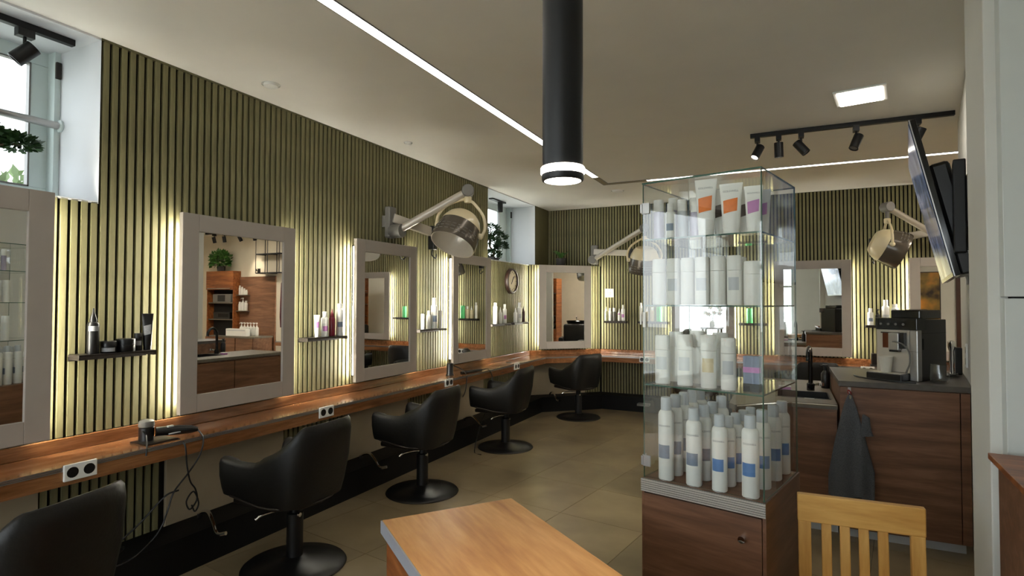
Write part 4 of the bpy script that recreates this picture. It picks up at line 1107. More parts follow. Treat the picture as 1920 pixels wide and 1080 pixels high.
# ------------------------------------------------------------------ coffee cabinet, sink unit
t = thing('coffee_cabinet', 'walnut cabinet with dark stone top carrying the coffee machine', 'cabinet')
xr = PW(4.21) - .006
MB().prism([(.31, 4.225), (.975, 4.225), (.985, 4.90), (.31, 4.90)], .06, .965).build('carcass', M_WALNUT, t)
d_ = MB().box(.312, .928, 4.205, 4.223, .07, .96).build('door', M_WALNUT, t, bevel=.001)
MB().box(.933, xr - .004, 4.205, 4.223, .07, .96).build('filler_panel', M_WALNUT, t)
MB().prism([(.302, 4.19), (xr + .002, 4.19), (PW(5.06) - .006, 5.06), (.302, 5.06)], .966, 1.0).build('stone_top', M_DSTONE, t, bevel=.002)
MB().box(.33, .96, 4.26, 4.28, 0, .06).build('plinth', M_GP, t)
MB().box(.31, .33, 4.90, 5.05, .06, .965).box(.33, .985, 5.03, 5.05, .06, .965).build('back_panel', M_WALNUT, t)
hk = MB().tube(catmull([(.362, 4.204, .935), (.362, 4.185, .93), (.362, 4.175, .905), (.362, 4.165, .895), (.362, 4.155, .915)], 4), .006, 8).box(.354, .370, 4.196, 4.205, .90, .96)
hk.build('towel_hook', M_ALU, t)
t = thing('sink_unit', 'low walnut sink unit with grey worktop and black basin', 'sink unit')
sp = [(.298, 4.235), (.03, 4.235), (-.30, 3.93), (-.34, 4.0), (-.34, 5.45), (.298, 5.45)]
sp2 = [(.298, 4.262), (.04, 4.262), (-.275, 3.97), (-.31, 4.02), (-.31, 5.42), (.298, 5.42)]
bx0, bx1, by0, by1 = -.07, .275, 4.42, 4.76
MB().prism([(.298, 4.235), (.03, 4.235), (-.30, 3.93), (-.34, 4.0), (-.34, by0), (.298, by0)], .805, .84).build('worktop', M_STONE, t)
MB().box(-.34, bx0, by0, by1, .805, .84).box(bx1, .298, by0, by1, .805, .84).box(-.34, .298, by1, 5.45, .805, .84).build('worktop', M_STONE, t)
MB().prism(sp2, .06, .62).build('carcass', M_WALNUT, t)
MB().box(-.31, bx0 - .02, 4.27, 5.42, .62, .804).box(.285, .297, 4.27, 5.42, .62, .804).box(bx0 - .02, .285, by1 + .02, 5.42, .62, .804).prism([(.297, 4.262), (.04, 4.262), (-.275, 3.97), (-.30, 4.02), (-.30, 4.30), (.297, 4.30)], .62, .804).build('upper_carcass', M_WALNUT, t)
MB().box(.052, .294, 4.245, 4.262, .10, .79).build('door', M_WALNUT, t, bevel=.001)
for (a, b) in ((4.06, 4.70), (4.71, 5.40)):
    MB().box(-.328, -.312, a, b, .10, .79).build('door', M_TEAK if False else M_WALNUTY, t, bevel=.001)
MB().prism([(.296, 4.29), (.05, 4.29), (-.255, 4.0), (-.28, 4.05), (-.28, 5.38), (.296, 5.38)], 0, .10).build('plinth', M_GP, t)
MB().tube([(.296, 4.225, .832), (.03, 4.225, .832), (-.29, 3.93, .832)], .006, 8).build('edge_bar', M_CHROME, t)
bs = MB()
bs.box(bx0, bx1, by0, by1, .66, .67).box(bx0, bx0 + .012, by0, by1, .67, .842).box(bx1 - .012, bx1, by0, by1, .67, .842).box(bx0, bx1, by0, by0 + .012, .67, .842).box(bx0, bx1, by1 - .012, by1, .67, .842)
bsn = bs.build('basin', M_BLACKP, t)
MB().box(.11, .175, by0 - .001, by0 + .001, .80, .835).build('rating_plate', M_GP, bsn)
MB().box(.112, .172, 4.405, 4.418, .8405, .8415).build('sticker', M_GP, t)
tp = MB().tube(catmull([(.165, 4.83, .84), (.165, 4.83, 1.06), (.163, 4.82, 1.13), (.155, 4.76, 1.165), (.147, 4.70, 1.13), (.145, 4.685, 1.07)], 6), .016, 12)
tp.lathe([(.027, 0), (.027, .05), (.02, .055)], 16, Matrix.Translation((.165, 4.83, .84)))
tpo = tp.build('tap', M_BLACKG, t, smooth=50)
MB().tube([(.185, 4.83, .88), (.235, 4.80, .895)], .009, 8).lathe([(.018, -.012), (.018, .012), (0, .014)], 14, Matrix.Translation((.235, 4.80, .895))).build('tap_lever', M_CHROME, tpo, smooth=40)
t = thing('soap_dispenser', 'black pump dispenser standing behind the sink', 'dispenser', (.272, 5.0, .8405))
MB().lathe([(.028, 0), (.03, .004), (.03, .11), (.018, .13), (.012, .135)], 18).build('body', M_BLACKP, t, smooth=40)
MB().lathe([(.012, .135), (.012, .165), (.02, .168), (.02, .18), (0, .182)], 14).tube([(0, 0, .174), (-.035, -.02, .172)], .005, 6).build('pump_head', M_BLACKP, t, smooth=40)
t = thing('scrubbing_sponge', 'small white and purple sponge on the sink edge', 'sponge', (-.01, 4.80, .8405), R(10))
MB().box(-.04, .04, -.025, .025, 0, .02).build('foam', M_PURPLEL, t, bevel=.004); MB().box(-.04, .04, -.025, .025, .02, .028).build('scourer', M_WP, t, bevel=.002)

# towel
t = thing('hand_towel', 'charcoal grey towel hanging from a hook on the coffee cabinet', 'towel', (.362, 4.172, 0))
rings = []
NZ, NA = 22, 40
for i in range(NZ):
    f = i / (NZ - 1); z = .925 - .655 * f
    wl_ = .006 + .120 * min(1, f * 1.25) ** .75; wr_ = .008 + .120 * min(1, f * 1.4) ** .9 * (1 - .12 * max(0, f - .75))
    dp = .009 + .015 * min(1, f * 2)
    rg = []
    for k in range(NA):
        a = 2 * PI * k / NA; c, s = math.cos(a), math.sin(a)
        xx = (wr_ if c > 0 else wl_) * (abs(c) ** .8) * (1 if c > 0 else -1)
        yy = dp * (abs(s) ** .9) * (1 if s > 0 else -1) + .008 * math.sin(xx * 70 + 1.2 * f) * min(1, f * 2)
        zz = z + (.020 * math.sin(xx * 30) * f if f > .8 else 0) - (.02 * f if xx > .05 else 0)
        rg.append((xx, min(yy, .028), zz))
    rings.append(rg)
MB().loft(rings).build('cloth', M_TOWEL, t, smooth=70, fix=True)
MB().loft([[(x_ + .085, y_ - .008, z_) for (x_, y_, z_) in q] for q in ([(-.02, -.006, .80), (.005, -.008, .78), (.02, .004, .78), (-.01, .006, .80)], [(-.03, -.010, .70), (.02, -.014, .70), (.028, .004, .70), (-.02, .006, .70)], [(-.03, -.01, .66), (.028, -.014, .672), (.04, .004, .668), (-.02, .006, .66)])]).build('fold', M_TOWEL, t, smooth=60, fix=True)
MB().tube(catmull([(-.004, 0, .915), (-.012, -.014, .935), (-.008, -.022, .95), (.004, -.014, .93), (.004, 0, .915)], 4), .003, 6).build('hanging_loop', mat('red_loop', lin(150, 40, 40), .8), t)

# coffee machine
K = Vector((.745, 4.325, 1.0005)); a_ = .82; b_ = (1 - a_ * a_) ** .5
CM = math.atan2(b_, a_)            # local +x runs along the front, local +y to the back
# local axes: x along (-a,b) reversed
t = thing('coffee_machine', 'black and silver bean to cup coffee machine', 'coffee machine', K, math.atan2(-b_, a_))
# local frame: origin near front right corner, -x along the front to the left, +y backwards
FW, FD, FH = .245, .37, .40
MB().box(-FW, 0, .03, FD, .0, FH - .01).build('body', M_BLACKP, t, bevel=.006)
MB().box(-FW, 0, .0, .03, .05, FH - .075).build('front_plate', M_SILVER, t, bevel=.003)
MB().box(-.045, .004, -.004, .05, .0, FH - .075).build('corner_column', M_ALU, t, bevel=.006)
MB().box(-.044, .0045, -.0045, .0, .188, .190).build('column_joint', M_GREYP, t)
ct = MB().box(-FW - .002, .004, -.010, .10, FH - .075, FH).build('control_panel', M_BLACKG, t, bevel=.004)
for k in range(4):
    MB().lathe([(.008, 0), (.008, .003), (0, .0035)], 12, Matrix.Translation((-.21 + k * .045, -.010, FH - .04)) @ Matrix.Rotation(R(90), 4, 'X')).build('button', M_GREYP, ct)
hp = MB().box(-.185, -.01, .06, .33, FH - .005, FH + .052).build('bean_hopper', M_BLACKG, t, bevel=.008)
MB().box(-.10, -.094, .06, .33, FH + .052, FH + .055).build('lid_joint', M_GREYP, hp)
bay = MB().box(-.205, -.100, -.002, .02, .205, .305).build('spout_bay', mat('painted_copper_reflection', lin(110, 62, 40), .25, .6), t)  # copper-toned reflection set as the bay's own colour
MB().box(-.215, -.10, -.004, .0, .300, .308).build('bay_trim', M_BLACKP, t)
sp_ = MB().box(-.150, -.088, -.045, .0, .195, .305).build('spout', M_ALU, t, bevel=.004)
MB().box(-.145, -.092, -.042, -.004, .183, .195).build('spout_tip', M_BLACKP, sp_)
MB().box(-.088, -.060, -.030, .0, .205, .308).build('spout_side', M_BLACKP, t, bevel=.003)
MB().box(-FW - .015, -.045, -.10, .03, .0, .046).build('drip_tray', M_BLACKP, t, bevel=.006)
MB().box(-FW - .005, -.055, -.09, .0, .046, .050).build('drip_grid', M_SILVER, t)
MB().tube(catmull([(-.12, -.046, .25), (-.10, -.06, .25), (-.06, -.05, .235), (-.035, -.03, .19), (-.03, -.03, .12), (-.045, -.035, .07), (-.05, -.035, .052)], 6), .005, 8).build('milk_hose', M_GREYP, t, smooth=60)
MB().box(.0, .002, .06, .075, .20, .27).build('side_grip', M_DARK, t)
MB().box(.0, .0015, .03, FD - .01, .302, .304).build('side_seam', M_DARK, t)
MK = Matrix.Translation(K) @ Matrix.Rotation(math.atan2(-b_, a_), 4, 'Z')
p = MK @ Vector((-.165, -.045, .0505))
t = thing('coffee_cup', 'white ribbed cup standing on the drip tray', 'cup', p)
MB().lathe([(.028, 0), (.030, .003), (.041, .10), (.042, .102), (.039, .102), (.028, .006), (0, .006)], 28).build('cup_body', mat('white_cup', lin(226, 222, 208), .5), t, smooth=40)
t = thing('glass_tumbler', 'empty clear glass tumbler on the coffee cabinet top', 'glass', (.857, 4.335, 1.0005))
MB().lathe([(.0, 0), (.042, 0), (.050, .006), (.052, .03), (.045, .115), (.0435, .115), (.049, .03), (.045, .012), (0, .010)], 32, cap=False).build('tumbler_wall', M_TUMBLER, t, smooth=40)
t = thing('milk_frother', 'silver and black handheld frother on stand beside wall socket', 'kitchen tool', (1.04, 4.90, 1.0005))
MB().lathe([(.03, 0), (.03, .008), (.014, .012), (.012, .06), (.016, .10), (.014, .16), (.022, .19), (.022, .225), (.012, .235), (0, .236)], 18).build('steel_body', M_CHROME, t, smooth=40)
MB().box(.018, .058, -.02, .02, 0.0, .19).build('grip', M_BLACKP, t, bevel=.008)
t = thing('power_cord', 'black power cord coiled on stone top beside coffee machine', 'cord')
MB().tube(catmull([(.92, 4.66, 1.007), (1.0, 4.72, 1.007), (1.05, 4.80, 1.007), (1.02, 4.70, 1.012), (.96, 4.66, 1.012), (1.03, 4.74, 1.016), (1.045, 4.78, 1.02)], 6), .005, 6).build('cord_line', M_BLACKP, t, smooth=60)
t = thing('power_cord', 'black cord lying in front of the drip tray', 'cord')
MB().tube(catmull([(.42, 4.52, 1.006), (.43, 4.44, 1.006), (.48, 4.36, 1.006), (.55, 4.30, 1.006), (.63, 4.25, 1.006), (.72, 4.23, 1.006)], 6), .005, 6).build('cord_line', M_BLACKP, t, smooth=60)
wdv = Vector((.184, 1, 0)).normalized(); wn = Vector((-wdv.y, wdv.x, 0))
t = thing('wall_socket', 'white wall socket on the partition above the coffee cabinet', 'socket'); t.matrix_world = frame((PW(4.55) - .001, 4.55, 1.16), -wdv, -wn)
MB().box(-.04, .04, -.012, 0, -.075, .075).build('cover_plate', M_WP, t, bevel=.003)
for zz in (-.036, .036): MB().lathe([(.022, 0), (.022, .001), (0, .001)], 16, Matrix.Translation((0, -.012, zz)) @ Matrix.Rotation(R(90), 4, 'X')).build('socket_well', M_GREYP, t)

# small objects on the back counter
t = thing('clipper_stand', 'small dark clipper in a charging stand on the back counter', 'clipper', (.93, 7.83, ZK))
MB().box(-.04, .08, -.05, .05, 0, .02).build('stand', M_BLACKP, t, bevel=.004); MB().box(-.03, .03, -.03, .03, .02, .15).build('clipper_body', M_BROWNB, t, bevel=.008)
# hair tools on the left counter
t = thing('hair_clipper', 'black hair clipper lying on the left counter with its cord hanging down', 'clipper', (0, 0, 0))
MB().lathe([(.030, 0), (.036, .005), (.036, .075), (.030, .080)], 18, Matrix.Translation((-3.06, 1.88, ZK))).build('charging_base', M_BLACKP, t, smooth=40)
MB().lathe([(.036, .080), (.038, .085), (.036, .108), (.026, .116), (0, .118)], 18, Matrix.Translation((-3.06, 1.88, ZK))).build('cap', M_GREYP, t, smooth=40)
MB().tube([(-3.03, 1.91, ZK + .05), (-2.99, 2.00, ZK + .045), (-2.96, 2.06, ZK + .04), (-2.945, 2.09, ZK + .036)], [.024, .026, .022, .012], 12).build('handle', M_BLACKP, t, smooth=40)
MB().box(-3.0, -2.985, 1.95, 1.98, ZK + .068, ZK + .076).box(-2.968, -2.962, 1.94, 2.03, ZK + .035, ZK + .04).build('switch', M_GP, t)
MB().box(-3.10, -2.96, 1.82, 1.99, ZK + .0005, ZK + .008).build('mat', M_BROWNB, t)
MB().tube(catmull([(-2.945, 2.09, ZK + .036), (-2.91, 2.10, .74), (-2.895, 2.07, .66), (-2.90, 2.01, .58), (-2.90, 1.93, .50), (-2.90, 1.90, .42), (-2.90, 1.86, .33), (-2.92, 1.80, .26), (-2.93, 1.72, .22), (-2.95, 1.62, .21)], 7), .0045, 6).build('cord', M_BLACKP, t, smooth=60)
MB().tube(catmull([(-2.97, 1.99, ZK + .004), (-2.905, 1.99, .73), (-2.90, 2.00, .62), (-2.90, 2.02, .53), (-2.90, 2.05, .48), (-2.90, 2.06, .42), (-2.90, 2.02, .38), (-2.90, 2.0, .43), (-2.90, 2.04, .47), (-2.90, 2.07, .40), (-2.90, 2.05, .36), (-2.90, 2.03, .40)], 7), .0045, 6).build('cord', M_BLACKP, t, smooth=60)
MB().tube(catmull([(-3.09, 1.86, ZK + .07), (-3.0, 1.84, ZK + .05), (-2.925, 1.80, ZK + .004), (-2.912, 1.79, .72)], 6), .004, 6).build('cord', M_BLACKP, t, smooth=60)
t = thing('cable', 'thin black cable looping over the slats under the counter', 'cable')
MB().tube(catmull([(-2.905, 1.96, .50), (-2.93, 1.90, .48), (-3.0, 1.82, .36), (-3.05, 1.74, .27), (-3.10, 1.80, .22), (-3.05, 1.70, .21), (-2.99, 1.60, .21)], 7), .0045, 6).build('cable_line', M_BLACKP, t, smooth=60)
t = thing('styling_tool', 'black styling iron in its stand on counter with looping cables', 'hair tool', (0, 0, 0))
MB().lathe([(.042, 0), (.044, .004), (.034, .02), (.034, .12), (.028, .125), (.022, .09), (0, .09)], 18, Matrix.Translation((-3.06, 4.90, ZK))).build('stand', M_BLACKP, t, smooth=40)
MB().tube([(-3.0, 5.02, ZK + .016), (-2.97, 5.2, ZK + .016), (-2.95, 5.36, ZK + .014)], [.015, .018, .012], 10).build('iron', M_BLACKP, t, smooth=40)
MB().tube(catmull([(-3.05, 4.93, ZK + .10), (-2.99, 5.0, ZK + .06), (-2.93, 5.0, ZK + .01), (-2.91, 4.98, .70), (-2.90, 4.93, .60), (-2.91, 4.90, .55)], 6), .005, 6).build('cord', M_BLACKP, t, smooth=60)
MB().tube(catmull([(-2.95, 5.36, ZK + .014), (-2.91, 5.45, ZK + .01), (-2.88, 5.48, .66), (-2.88, 5.42, .45), (-2.86, 5.2, .25), (-2.83, 5.05, .12), (-2.80, 4.95, .004), (-2.70, 4.9, .005)], 6), .005, 6).build('cord', M_BLACKP, t, smooth=60)

# ------------------------------------------------------------------ television
NT, NB_, FT = Vector((.572, 3.40, 2.422)), Vector((.746, 3.40, 1.631)), Vector((.761, 4.55, 2.418))
u_ = (FT - NT).normalized(); hgt = (NT - NB_).length; wdt_ = (FT - NT).length
Mtv = frame(NB_, u_, NT - NB_)        # local x along width (away), y up the panel, z = normal
sgn = 1 if (Mtv.to_3x3() @ Vector((0, 0, 1))).x < 0 else -1
def tvm():
    m = bpy.data.materials.new('tv_picture'); m.use_nodes = True
    n, l = m.node_tree.nodes, m.node_tree.links; b = n['Principled BSDF']
    b.inputs['Base Color'].default_value = (.006, .006, .008, 1); b.inputs['Roughness'].default_value = .1; b.inputs['Specular IOR Level'].default_value = .22
    tcx = n.new('ShaderNodeTexCoord'); z = n.new('ShaderNodeTexNoise'); z.inputs['Scale'].default_value = 3.2; z.inputs['Detail'].default_value = 3; z.inputs['Distortion'].default_value = 1.5
    r = n.new('ShaderNodeValToRGB'); e = r.color_ramp.elements
    e[0].position = .35; e[0].color = lin(30, 40, 66); e[1].position = .68; e[1].color = lin(226, 232, 246)
    q = e.new(.5); q.color = lin(112, 140, 190)
    l.new(tcx.outputs['Object'], z.inputs['Vector']); l.new(z.outputs['Fac'], r.inputs['Fac'])
    l.new(r.outputs['Color'], b.inputs['Emission Color']); b.inputs['Emission Strength'].default_value = .12
    return m
t = thing('television', 'flat television tilted down on a wall arm at right', 'television'); t.matrix_world = Mtv
s_ = sgn
zz = lambda a, b: (min(a * s_, b * s_), max(a * s_, b * s_))
z0, z1 = zz(-.020, .012); MB().box(0, wdt_, 0, hgt, z0, z1).build('bezel', M_BLACKG, t, bevel=.003)
z0, z1 = zz(.012, .0135); MB().box(.015, wdt_ - .015, .02, hgt - .015, z0, z1).build('screen', tvm(), t)
z0, z1 = zz(-.11, -.020); bc = MB().box(.10, wdt_ - .10, .03, hgt * .72, z0, z1).build('back_cover', M_BLACKP, t, bevel=.02)
z0, z1 = zz(-.1, -.020); MB().box(.02, .5, .0, .12, z0, z1).build('speaker_box', M_BLACKP, t, bevel=.01)
z0, z1 = zz(-.013, .006); z0, z1 = zz(.004, .009); MB().box(-.003, .0, .0, hgt, z0, z1).build('silver_edge', M_ALU, t)
MB().box(.0165, .018, .05, .11, *zz(-.085, -.07)).build('rating_sticker', M_GP, t)
tv_c = Mtv @ Vector((wdt_ * .42, hgt * .45, -.075 * s_))
Minv = Mtv.inverted()
wp = Vector((PW(3.62), 3.62, 1.95))
pts = [tv_c, tv_c + Vector((.03, -.02, .03)), wp + wn * .05]
MB().tube([Minv @ q for q in pts], .022, 8).build('tilt_arm', M_BLACK, t)
pts = [tv_c + Vector((0, .1, -.1)), tv_c + Vector((.05, .03, -.05)), wp + wn * .05 + Vector((0, 0, -.08))]
MB().tube([Minv @ q for q in pts], .018, 8).build('tilt_arm', M_BLACK, t)
Mp = Minv @ frame((wp.x, wp.y, wp.z), wdv, (0, 0, 1))
s2 = 1 if (frame((0, 0, 0), wdv, (0, 0, 1)).to_3x3() @ Vector((0, 0, 1))).x < 0 else -1
a0_, a1_ = (min(.001 * s2, .05 * s2), max(.001 * s2, .05 * s2))
for q0 in (-.28, .16): MB().box(q0, q0 + .12, -.21, .24, a1_ if s2 > 0 else a0_ - .05, a1_ + .05 if s2 > 0 else a0_, Mp).build('bracket_post', M_BLACK, t, bevel=.006)
MB().box(-.32, .32, -.06, .16, a0_, a1_, Mp).build('wall_plate', M_BLACK, t, bevel=.005)
Mq = Mtv @ Vector((wdt_ * .25, hgt * .2, -.08 * s_))
MB().tube([Minv @ q for q in catmull([Mq, Mq + Vector((.06, -.02, -.06)), Mq + Vector((.10, .02, -.02)), Vector((PW(3.6) - .02, 3.6, 1.80))], 5)], .006, 6).build('tv_cable', M_BLACKP, t)
# light box on the partition hidden half behind the tv: white socket cover
t = thing('cable_cover', 'small white cable outlet on partition behind the television', 'outlet'); t.matrix_world = frame((PW(4.35) - .001, 4.35, 1.66), -wdv, -wn)
MB().box(-.035, .035, -.012, 0, -.05, .05).build('outlet_box', M_WP, t, bevel=.006); MB().box(-.01, .01, -.013, -.012, -.01, .01).build('outlet_hole', M_BLACKP, t)

# ------------------------------------------------------------------ right edge: white cupboard front and brown drawer unit
t = thing('white_cupboard', 'flat white cupboard front with one horizontal seam at right edge', 'cupboard')
MB().box(.668, 1.55, 2.452, 2.499, .0, 1.515).build('lower_door', mat('white_laminate', lin(206, 210, 206), .35, var=.015), t, bevel=.002)
MB().box(.668, 1.55, 2.452, 2.499, 1.521, 2.6).build('upper_door', MATS['white_laminate'], t, bevel=.002)
MB().box(.69, 1.53, 2.470, 2.498, 1.515, 1.521).build('seam_shadow_gap', M_DARK, t)
t = thing('drawer_unit', 'brown drawer unit with metal bar handle at bottom right edge', 'drawer unit', (.545, 1.92, 0), R(-4))
MB().box(.05, 1.1, .04, .48, .0, .98).build('carcass', M_WALNUT, t)
MB().box(.025, 1.12, .0, .49, .98, 1.0).build('top_board', M_TEAK, t, bevel=.002)
MB().prism([(.036, .02), (.30, -.28), (.32, -.26), (.056, .04)], .76, .975).build('open_front', M_TEAK, t)
MB().box(.06, .6, .022, .04, .06, .72).build('drawer_front', M_WALNUT, t, bevel=.002)
MB().tube([(.02, .01, .90), (.10, -.02, .90)], .006, 8).build('bar_handle', M_CHROME, t, smooth=60)

# ------------------------------------------------------------------ kitchen beyond the partition (seen in the mirrors)
t = thing('tall_cabinet', 'tall teak cabinet with open niches in the kitchen beyond the partition', 'cabinet', (3.72, 7.84, 0))
for xx in (0, .78): MB().box(xx, xx + .02, 0, .17, 0, 2.12).build('side_panel', M_TEAK, t)
for zz_ in (.0, .78, 1.12, 1.46, 1.74, 2.10): MB().box(.02, .78, .02, .17, zz_, zz_ + .02).build('shelf', M_STONE, t)
MB().box(.02, .78, .15, .17, .02, 2.1).build('back_panel', M_DARK, t)
dd = MB().box(.0, .80, -.02, .0, 1.74, 2.12).build('upper_door', M_TEAK, t); MB().tube([(.06, -.035, 1.765), (.74, -.035, 1.765)], .008, 8).build('handle', M_ALU, dd)
dd = MB().box(.0, .80, -.02, .0, .02, .78).build('lower_door', M_TEAK, t); MB().tube([(.06, -.035, .74), (.74, -.035, .74)], .008, 8).build('handle', M_ALU, dd)
t = thing('storage_box', 'grey patterned storage box in the cabinet niche', 'box', (4.12, 7.93, 1.4805)); MB().box(-.27, .27, -.05, .05, 0, .17).build('box_body', M_GREYP, t, bevel=.006); MB().box(-.10, .12, -.055, -.05, .02, .15).build('picture', M_BLACKP, t)
t = thing('appliance', 'flat black appliance on the lower niche shelf', 'appliance', (4.12, 7.93, 1.1405)); MB().box(-.25, .25, -.05, .05, 0, .14).build('housing', M_BLACKP, t, bevel=.01); MB().box(-.2, .1, -.053, -.05, .04, .11).build('window', M_DARK, t)
t = thing('fern', 'bushy green plant on top of the tall kitchen cabinet', 'plant', (4.12, 7.86, 2.1205))
MB().lathe([(.07, 0), (.085, .10), (.075, .10), (0, .08)], 20).build('pot', M_POT, t, smooth=40)
leaf_cluster('foliage', (0, -.03, .22), .30, .08, .18, 420, .09, M_LEAF2, t, 9)
t = thing('splash_panel', 'dark walnut wall panel beside the tall kitchen cabinet', 'wall panel', (2.72, Y + .016, 0))
MB().box(0, 1.0, -.03, 0, .0, 2.0).build('panel_board', M_WALNUT, t)
for zz_ in (1.30, 1.62): MB().box(.70, .99, -.13, -.03, zz_, zz_ + .015).build('shelf', M_STONE, t)
t = thing('low_cabinet', 'low teak cabinet with stone top in the kitchen', 'cabinet', (2.75, 7.50, 0))
MB().box(0, .95, .02, .46, 0, .80).build('carcass', M_WALNUT, t); MB().box(-.01, .96, 0, .47, .80, .83).build('stone_top', M_STONE, t)
for k in range(2): MB().box(.01 + .475 * k, .465 + .475 * k, .004, .02, .08, .79).build('door', M_WALNUT, t)
for i in range(6):
    bottle('pump', (2.92 + .085 * i, 7.74, .8305), .26, .07, '%s white pump bottle from the left on the low kitchen cabinet' % ['first', 'second', 'third', 'fourth', 'fifth', 'sixth'][i], group='pump bottles in the kitchen')
t = thing('crate', 'white plastic crate on the low kitchen cabinet', 'crate', (3.30, 7.62, .8305)); MB().box(-.28, .28, -.05, .05, 0, .14).build('crate_body', M_WP, t, bevel=.006); MB().box(-.26, .26, -.052, -.05, .10, .12).build('rim_band', M_GP, t)
for i in range(4):
    bottle('flat', (3.46 + .065 * i, Y - .065, 1.6355), .10 + .03 * i, .055, '%s small white bottle from left on the upper kitchen wall shelf' % ['first', 'second', 'third', 'fourth'][i], group='kitchen wall shelf bottles')
for i in range(3):
    bottle('pump' if i == 1 else 'flat', (3.47 + .09 * i, Y - .065, 1.3155), (.20, .26, .18)[i], .07, '%s white bottle from left on the lower kitchen wall shelf' % ['first', 'second', 'third'][i], group='kitchen wall shelf bottles')
t = thing('wire_shelf', 'black wire wall shelf high on the kitchen wall', 'shelf', (2.38, Y + .016, 2.05))
m = MB()
for xx in (0, .32, .64):
    for yy in (-.02, -.24): m.tube([(xx, yy, 0), (xx, yy, .74)], .007, 6)
for zz_ in (0, .37, .74):
    m.tube([(0, -.24, zz_), (.64, -.24, zz_)], .007, 6)
    for xx in (0, .32, .64): m.tube([(xx, -.24, zz_), (xx, -.003, zz_)], .007, 6)
m.build('wire_frame', M_BLACK, t)
for zz_ in (0, .37): MB().box(0, .64, -.24, -.01, zz_ + .007, zz_ + .015).build('shelf_board', M_BLACK, t)
t = thing('bath_robe', 'dark plum robe hanging on the kitchen wall', 'robe', (2.42, Y - .05, 0))
MB().loft([[(.05 * math.cos(a) * k, .03 * math.sin(a), z) for a in [2 * PI * i / 14 for i in range(14)]] for (z, k) in ((1.95, .4), (1.85, 2.0), (1.5, 2.4), (1.2, 2.6), (1.0, 2.2))]).build('robe_cloth', mat('plum_cloth', lin(90, 44, 50), .9, var=.2, scale=30), t, smooth=60)
t = thing('wall_hook', 'small dark hook on the kitchen wall', 'hook', (3.2, Y + .016, 2.12)); MB().box(-.03, .03, -.02, 0, -.04, .04).tube([(0, -.02, 0), (0, -.07, -.01), (0, -.07, .03)], .01, 6).build('hook_body', M_BLACK, t)
# wash area seen in the diagonal mirror
t = thing('tall_cabinet', 'tall teak cabinet with towel niches in the wash area', 'cabinet', (4.0, 3.52, 0))
MB().box(.02, .36, 0, .6, 0, .75).box(.02, .36, 0, .6, 1.75, 2.15).box(.02, .36, .60, .62, 0, 2.15).box(.02, .36, 0, .02, .75, 1.75).box(.34, .36, .02, .60, .75, 1.75).build('carcass', M_TEAK, t)
for zz_ in (.75, 1.10, 1.42, 1.73): MB().box(.02, .34, .02, .60, zz_, zz_ + .02).build('shelf', M_STONE, t)
for zz_ in (.30, .60, 1.80): MB().tube([(.0, .08, zz_), (.0, .5, zz_)], .008, 8).build('handle', M_ALU, t)
for i, zz_ in enumerate((.77, .93)):
    tw = thing('rolled_towel', ('lower rolled white towel in the wash area niche', 'upper rolled white towel in the wash area niche')[i], 'towel', (4.18, 3.92, zz_ + .08))
    MB().lathe([(.03, -.13), (.075, -.13), (.078, -.12), (.078, .12), (.075, .13), (.03, .13)], 20, Matrix.Rotation(R(90), 4, 'Y'), cap=False).build('roll', M_WP, tw, smooth=40)
    MB().lathe([(.03, -.125), (.045, -.125)], 16, Matrix.Rotation(R(90), 4, 'Y')).build('roll_core', M_GP, tw)
t = thing('wash_chair', 'black shampoo wash chair with basin in the wash area', 'wash chair', (2.75, 5.25, 0), R(-20))
MB().box(-.3, .3, -.3, .3, .0, .42).build('chair_base', M_LEATHER, t, bevel=.05)
MB().box(.18, .34, -.3, .3, .40, .95).build('backrest', M_LEATHER, t, bevel=.05)
for sy in (-1, 1): MB().box(-.3, .3, sy * .33 - .05, sy * .33 + .05, .2, .64).build('armrest', M_LEATHER, t, bevel=.03)
MB().lathe([(.05, .84), (.20, .90), (.25, 1.02), (.235, 1.03), (.18, .94), (0, .90)], 28, Matrix.Translation((.48, 0, 0))).build('basin', M_BLACKG, t, smooth=40)
MB().box(.40, .62, -.15, .15, 0, .86).build('pedestal', M_BLACKP, t, bevel=.02)
MB().tube(catmull([(.66, 0, 1.0), (.66, 0, 1.10), (.58, 0, 1.14), (.52, 0, 1.10)], 5), .014, 8).build('tap', M_CHROME, t, smooth=60)
t = thing('pattern_screen', 'black and white zigzag patterned panel in the wash area', 'screen', (3.4, 5.62, 0), R(-70))
MB().box(-.3, .3, -.015, .015, .0, 1.9).build('board', M_WP, t)
m = MB()
for k in range(12):
    for i in range(6):
        for s in (0, 1):
            x0 = -.30 + .1 * i + .05 * s; zz_ = .95 + .075 * k; dz = .04
            za, zb2 = (zz_, zz_ + dz) if s == 0 else (zz_ + dz, zz_)
            b = len(m.v); m.v += [Vector((x0, -.0165, za)), Vector((x0 + .05, -.0165, zb2)), Vector((x0 + .05, -.0165, zb2 + .032)), Vector((x0, -.0165, za + .032))]; m.face([b, b + 1, b + 2, b + 3])
o = m.build('zigzag_print', M_BLACKP, t)
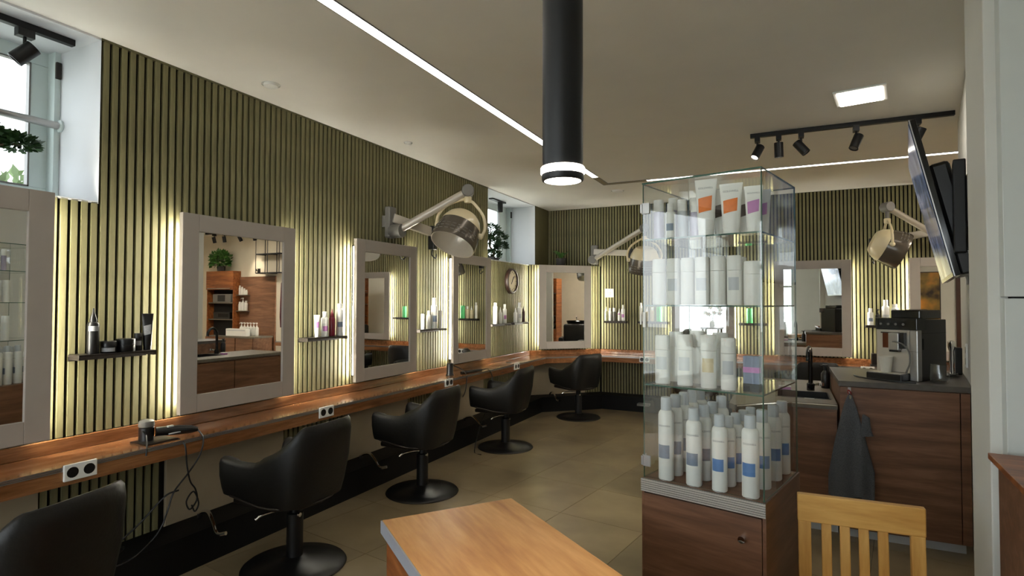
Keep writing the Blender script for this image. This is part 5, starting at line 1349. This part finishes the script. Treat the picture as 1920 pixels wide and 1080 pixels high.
# painting on the cross wall seen in the rightmost mirror: plain generic stand-in in the same colours
def paint():
    m = bpy.data.materials.new('abstract_canvas'); m.use_nodes = True
    n, l = m.node_tree.nodes, m.node_tree.links; b = n['Principled BSDF']; b.inputs['Roughness'].default_value = .5
    tcx = n.new('ShaderNodeTexCoord'); z = n.new('ShaderNodeTexNoise'); z.inputs['Scale'].default_value = 2.6; z.inputs['Detail'].default_value = 3
    r = n.new('ShaderNodeValToRGB'); e = r.color_ramp.elements
    e[0].position = .38; e[0].color = lin(44, 30, 16); e[1].position = .66; e[1].color = lin(226, 150, 50)
    q = e.new(.5); q.color = lin(140, 112, 46)
    l.new(tcx.outputs['Object'], z.inputs['Vector']); l.new(z.outputs['Fac'], r.inputs['Fac']); l.new(r.outputs['Color'], b.inputs['Base Color'])
    return m
t = thing('painting', 'abstract brown and orange painting reflected in the rightmost mirror', 'painting', (2.36, 2.722, 1.62))
MB().box(-.25, .25, 0, .03, -.45, .45).build('canvas', paint(), t)
MB().box(-.265, -.25, 0, .035, -.465, .465).box(.25, .265, 0, .035, -.465, .465).box(-.25, .25, 0, .035, .45, .465).box(-.25, .25, 0, .035, -.465, -.45).build('frame', M_BROWNB, t)
d1 = struct(MB().box(2.86, 3.75, 2.72, 2.76, 0, 2.1).build('door_1', mat('dark_door', lin(70, 40, 28), .45, var=.1), bevel=.004))
MB().tube([(2.94, 2.80, 1.05), (3.06, 2.80, 1.05)], .01, 8).build('door_handle', M_CHROME, d1)
# flowers on a console behind the camera, seen as a reflection in the cabinet glass
t = thing('console_table', 'small dark console carrying the orchid behind the viewer', 'table', (-1.75, .05, 0), R(8))
MB().box(-.25, .25, -.2, .2, .80, .84).build('table_top', M_WALNUT, t, bevel=.004)
for sx in (-.2, .2):
    for sy in (-.15, .15): MB().box(sx - .025, sx + .025, sy - .025, sy + .025, 0, .80).build('leg', M_WALNUT, t)
t = thing('orchid', 'white and orange orchid in a vase on the console', 'plant', (-1.75, .05, .8405))
MB().lathe([(.05, 0), (.07, .05), (.06, .14), (.04, .17), (.03, .17), (.05, .05), (0, .02)], 20).build('vase', M_WP, t, smooth=40)
rr = random.Random(12)
for k in range(9):
    a = rr.uniform(0, 2 * PI); tip = Vector((math.cos(a) * rr.uniform(.05, .22), math.sin(a) * rr.uniform(.05, .18), rr.uniform(.34, .62)))
    st = MB().tube(catmull([(0, 0, .12), tuple(tip * .6 + Vector((0, 0, .1))), tuple(tip)], 4), .004, 5).build('stem', M_LEAF2, t)
    g = MB()
    for q in range(5):
        b2 = 2 * PI * q / 5; d = Vector((math.cos(b2), math.sin(b2) * .5 , math.sin(b2) * .8)); s = d.cross(Vector((0, 1, 0.2))).normalized()
        b = len(g.v); g.v += [tip, tip + d * .04 + s * .032, tip + d * .08, tip + d * .04 - s * .032]; g.face([b, b + 1, b + 2, b + 3])
    g.build('petals', M_WP, st)
    MB().lathe([(.001, -.014), (.014, 0), (.001, .014)], 8, Matrix.Translation(tip)).build('flower_heart', M_ORANGEL, st)
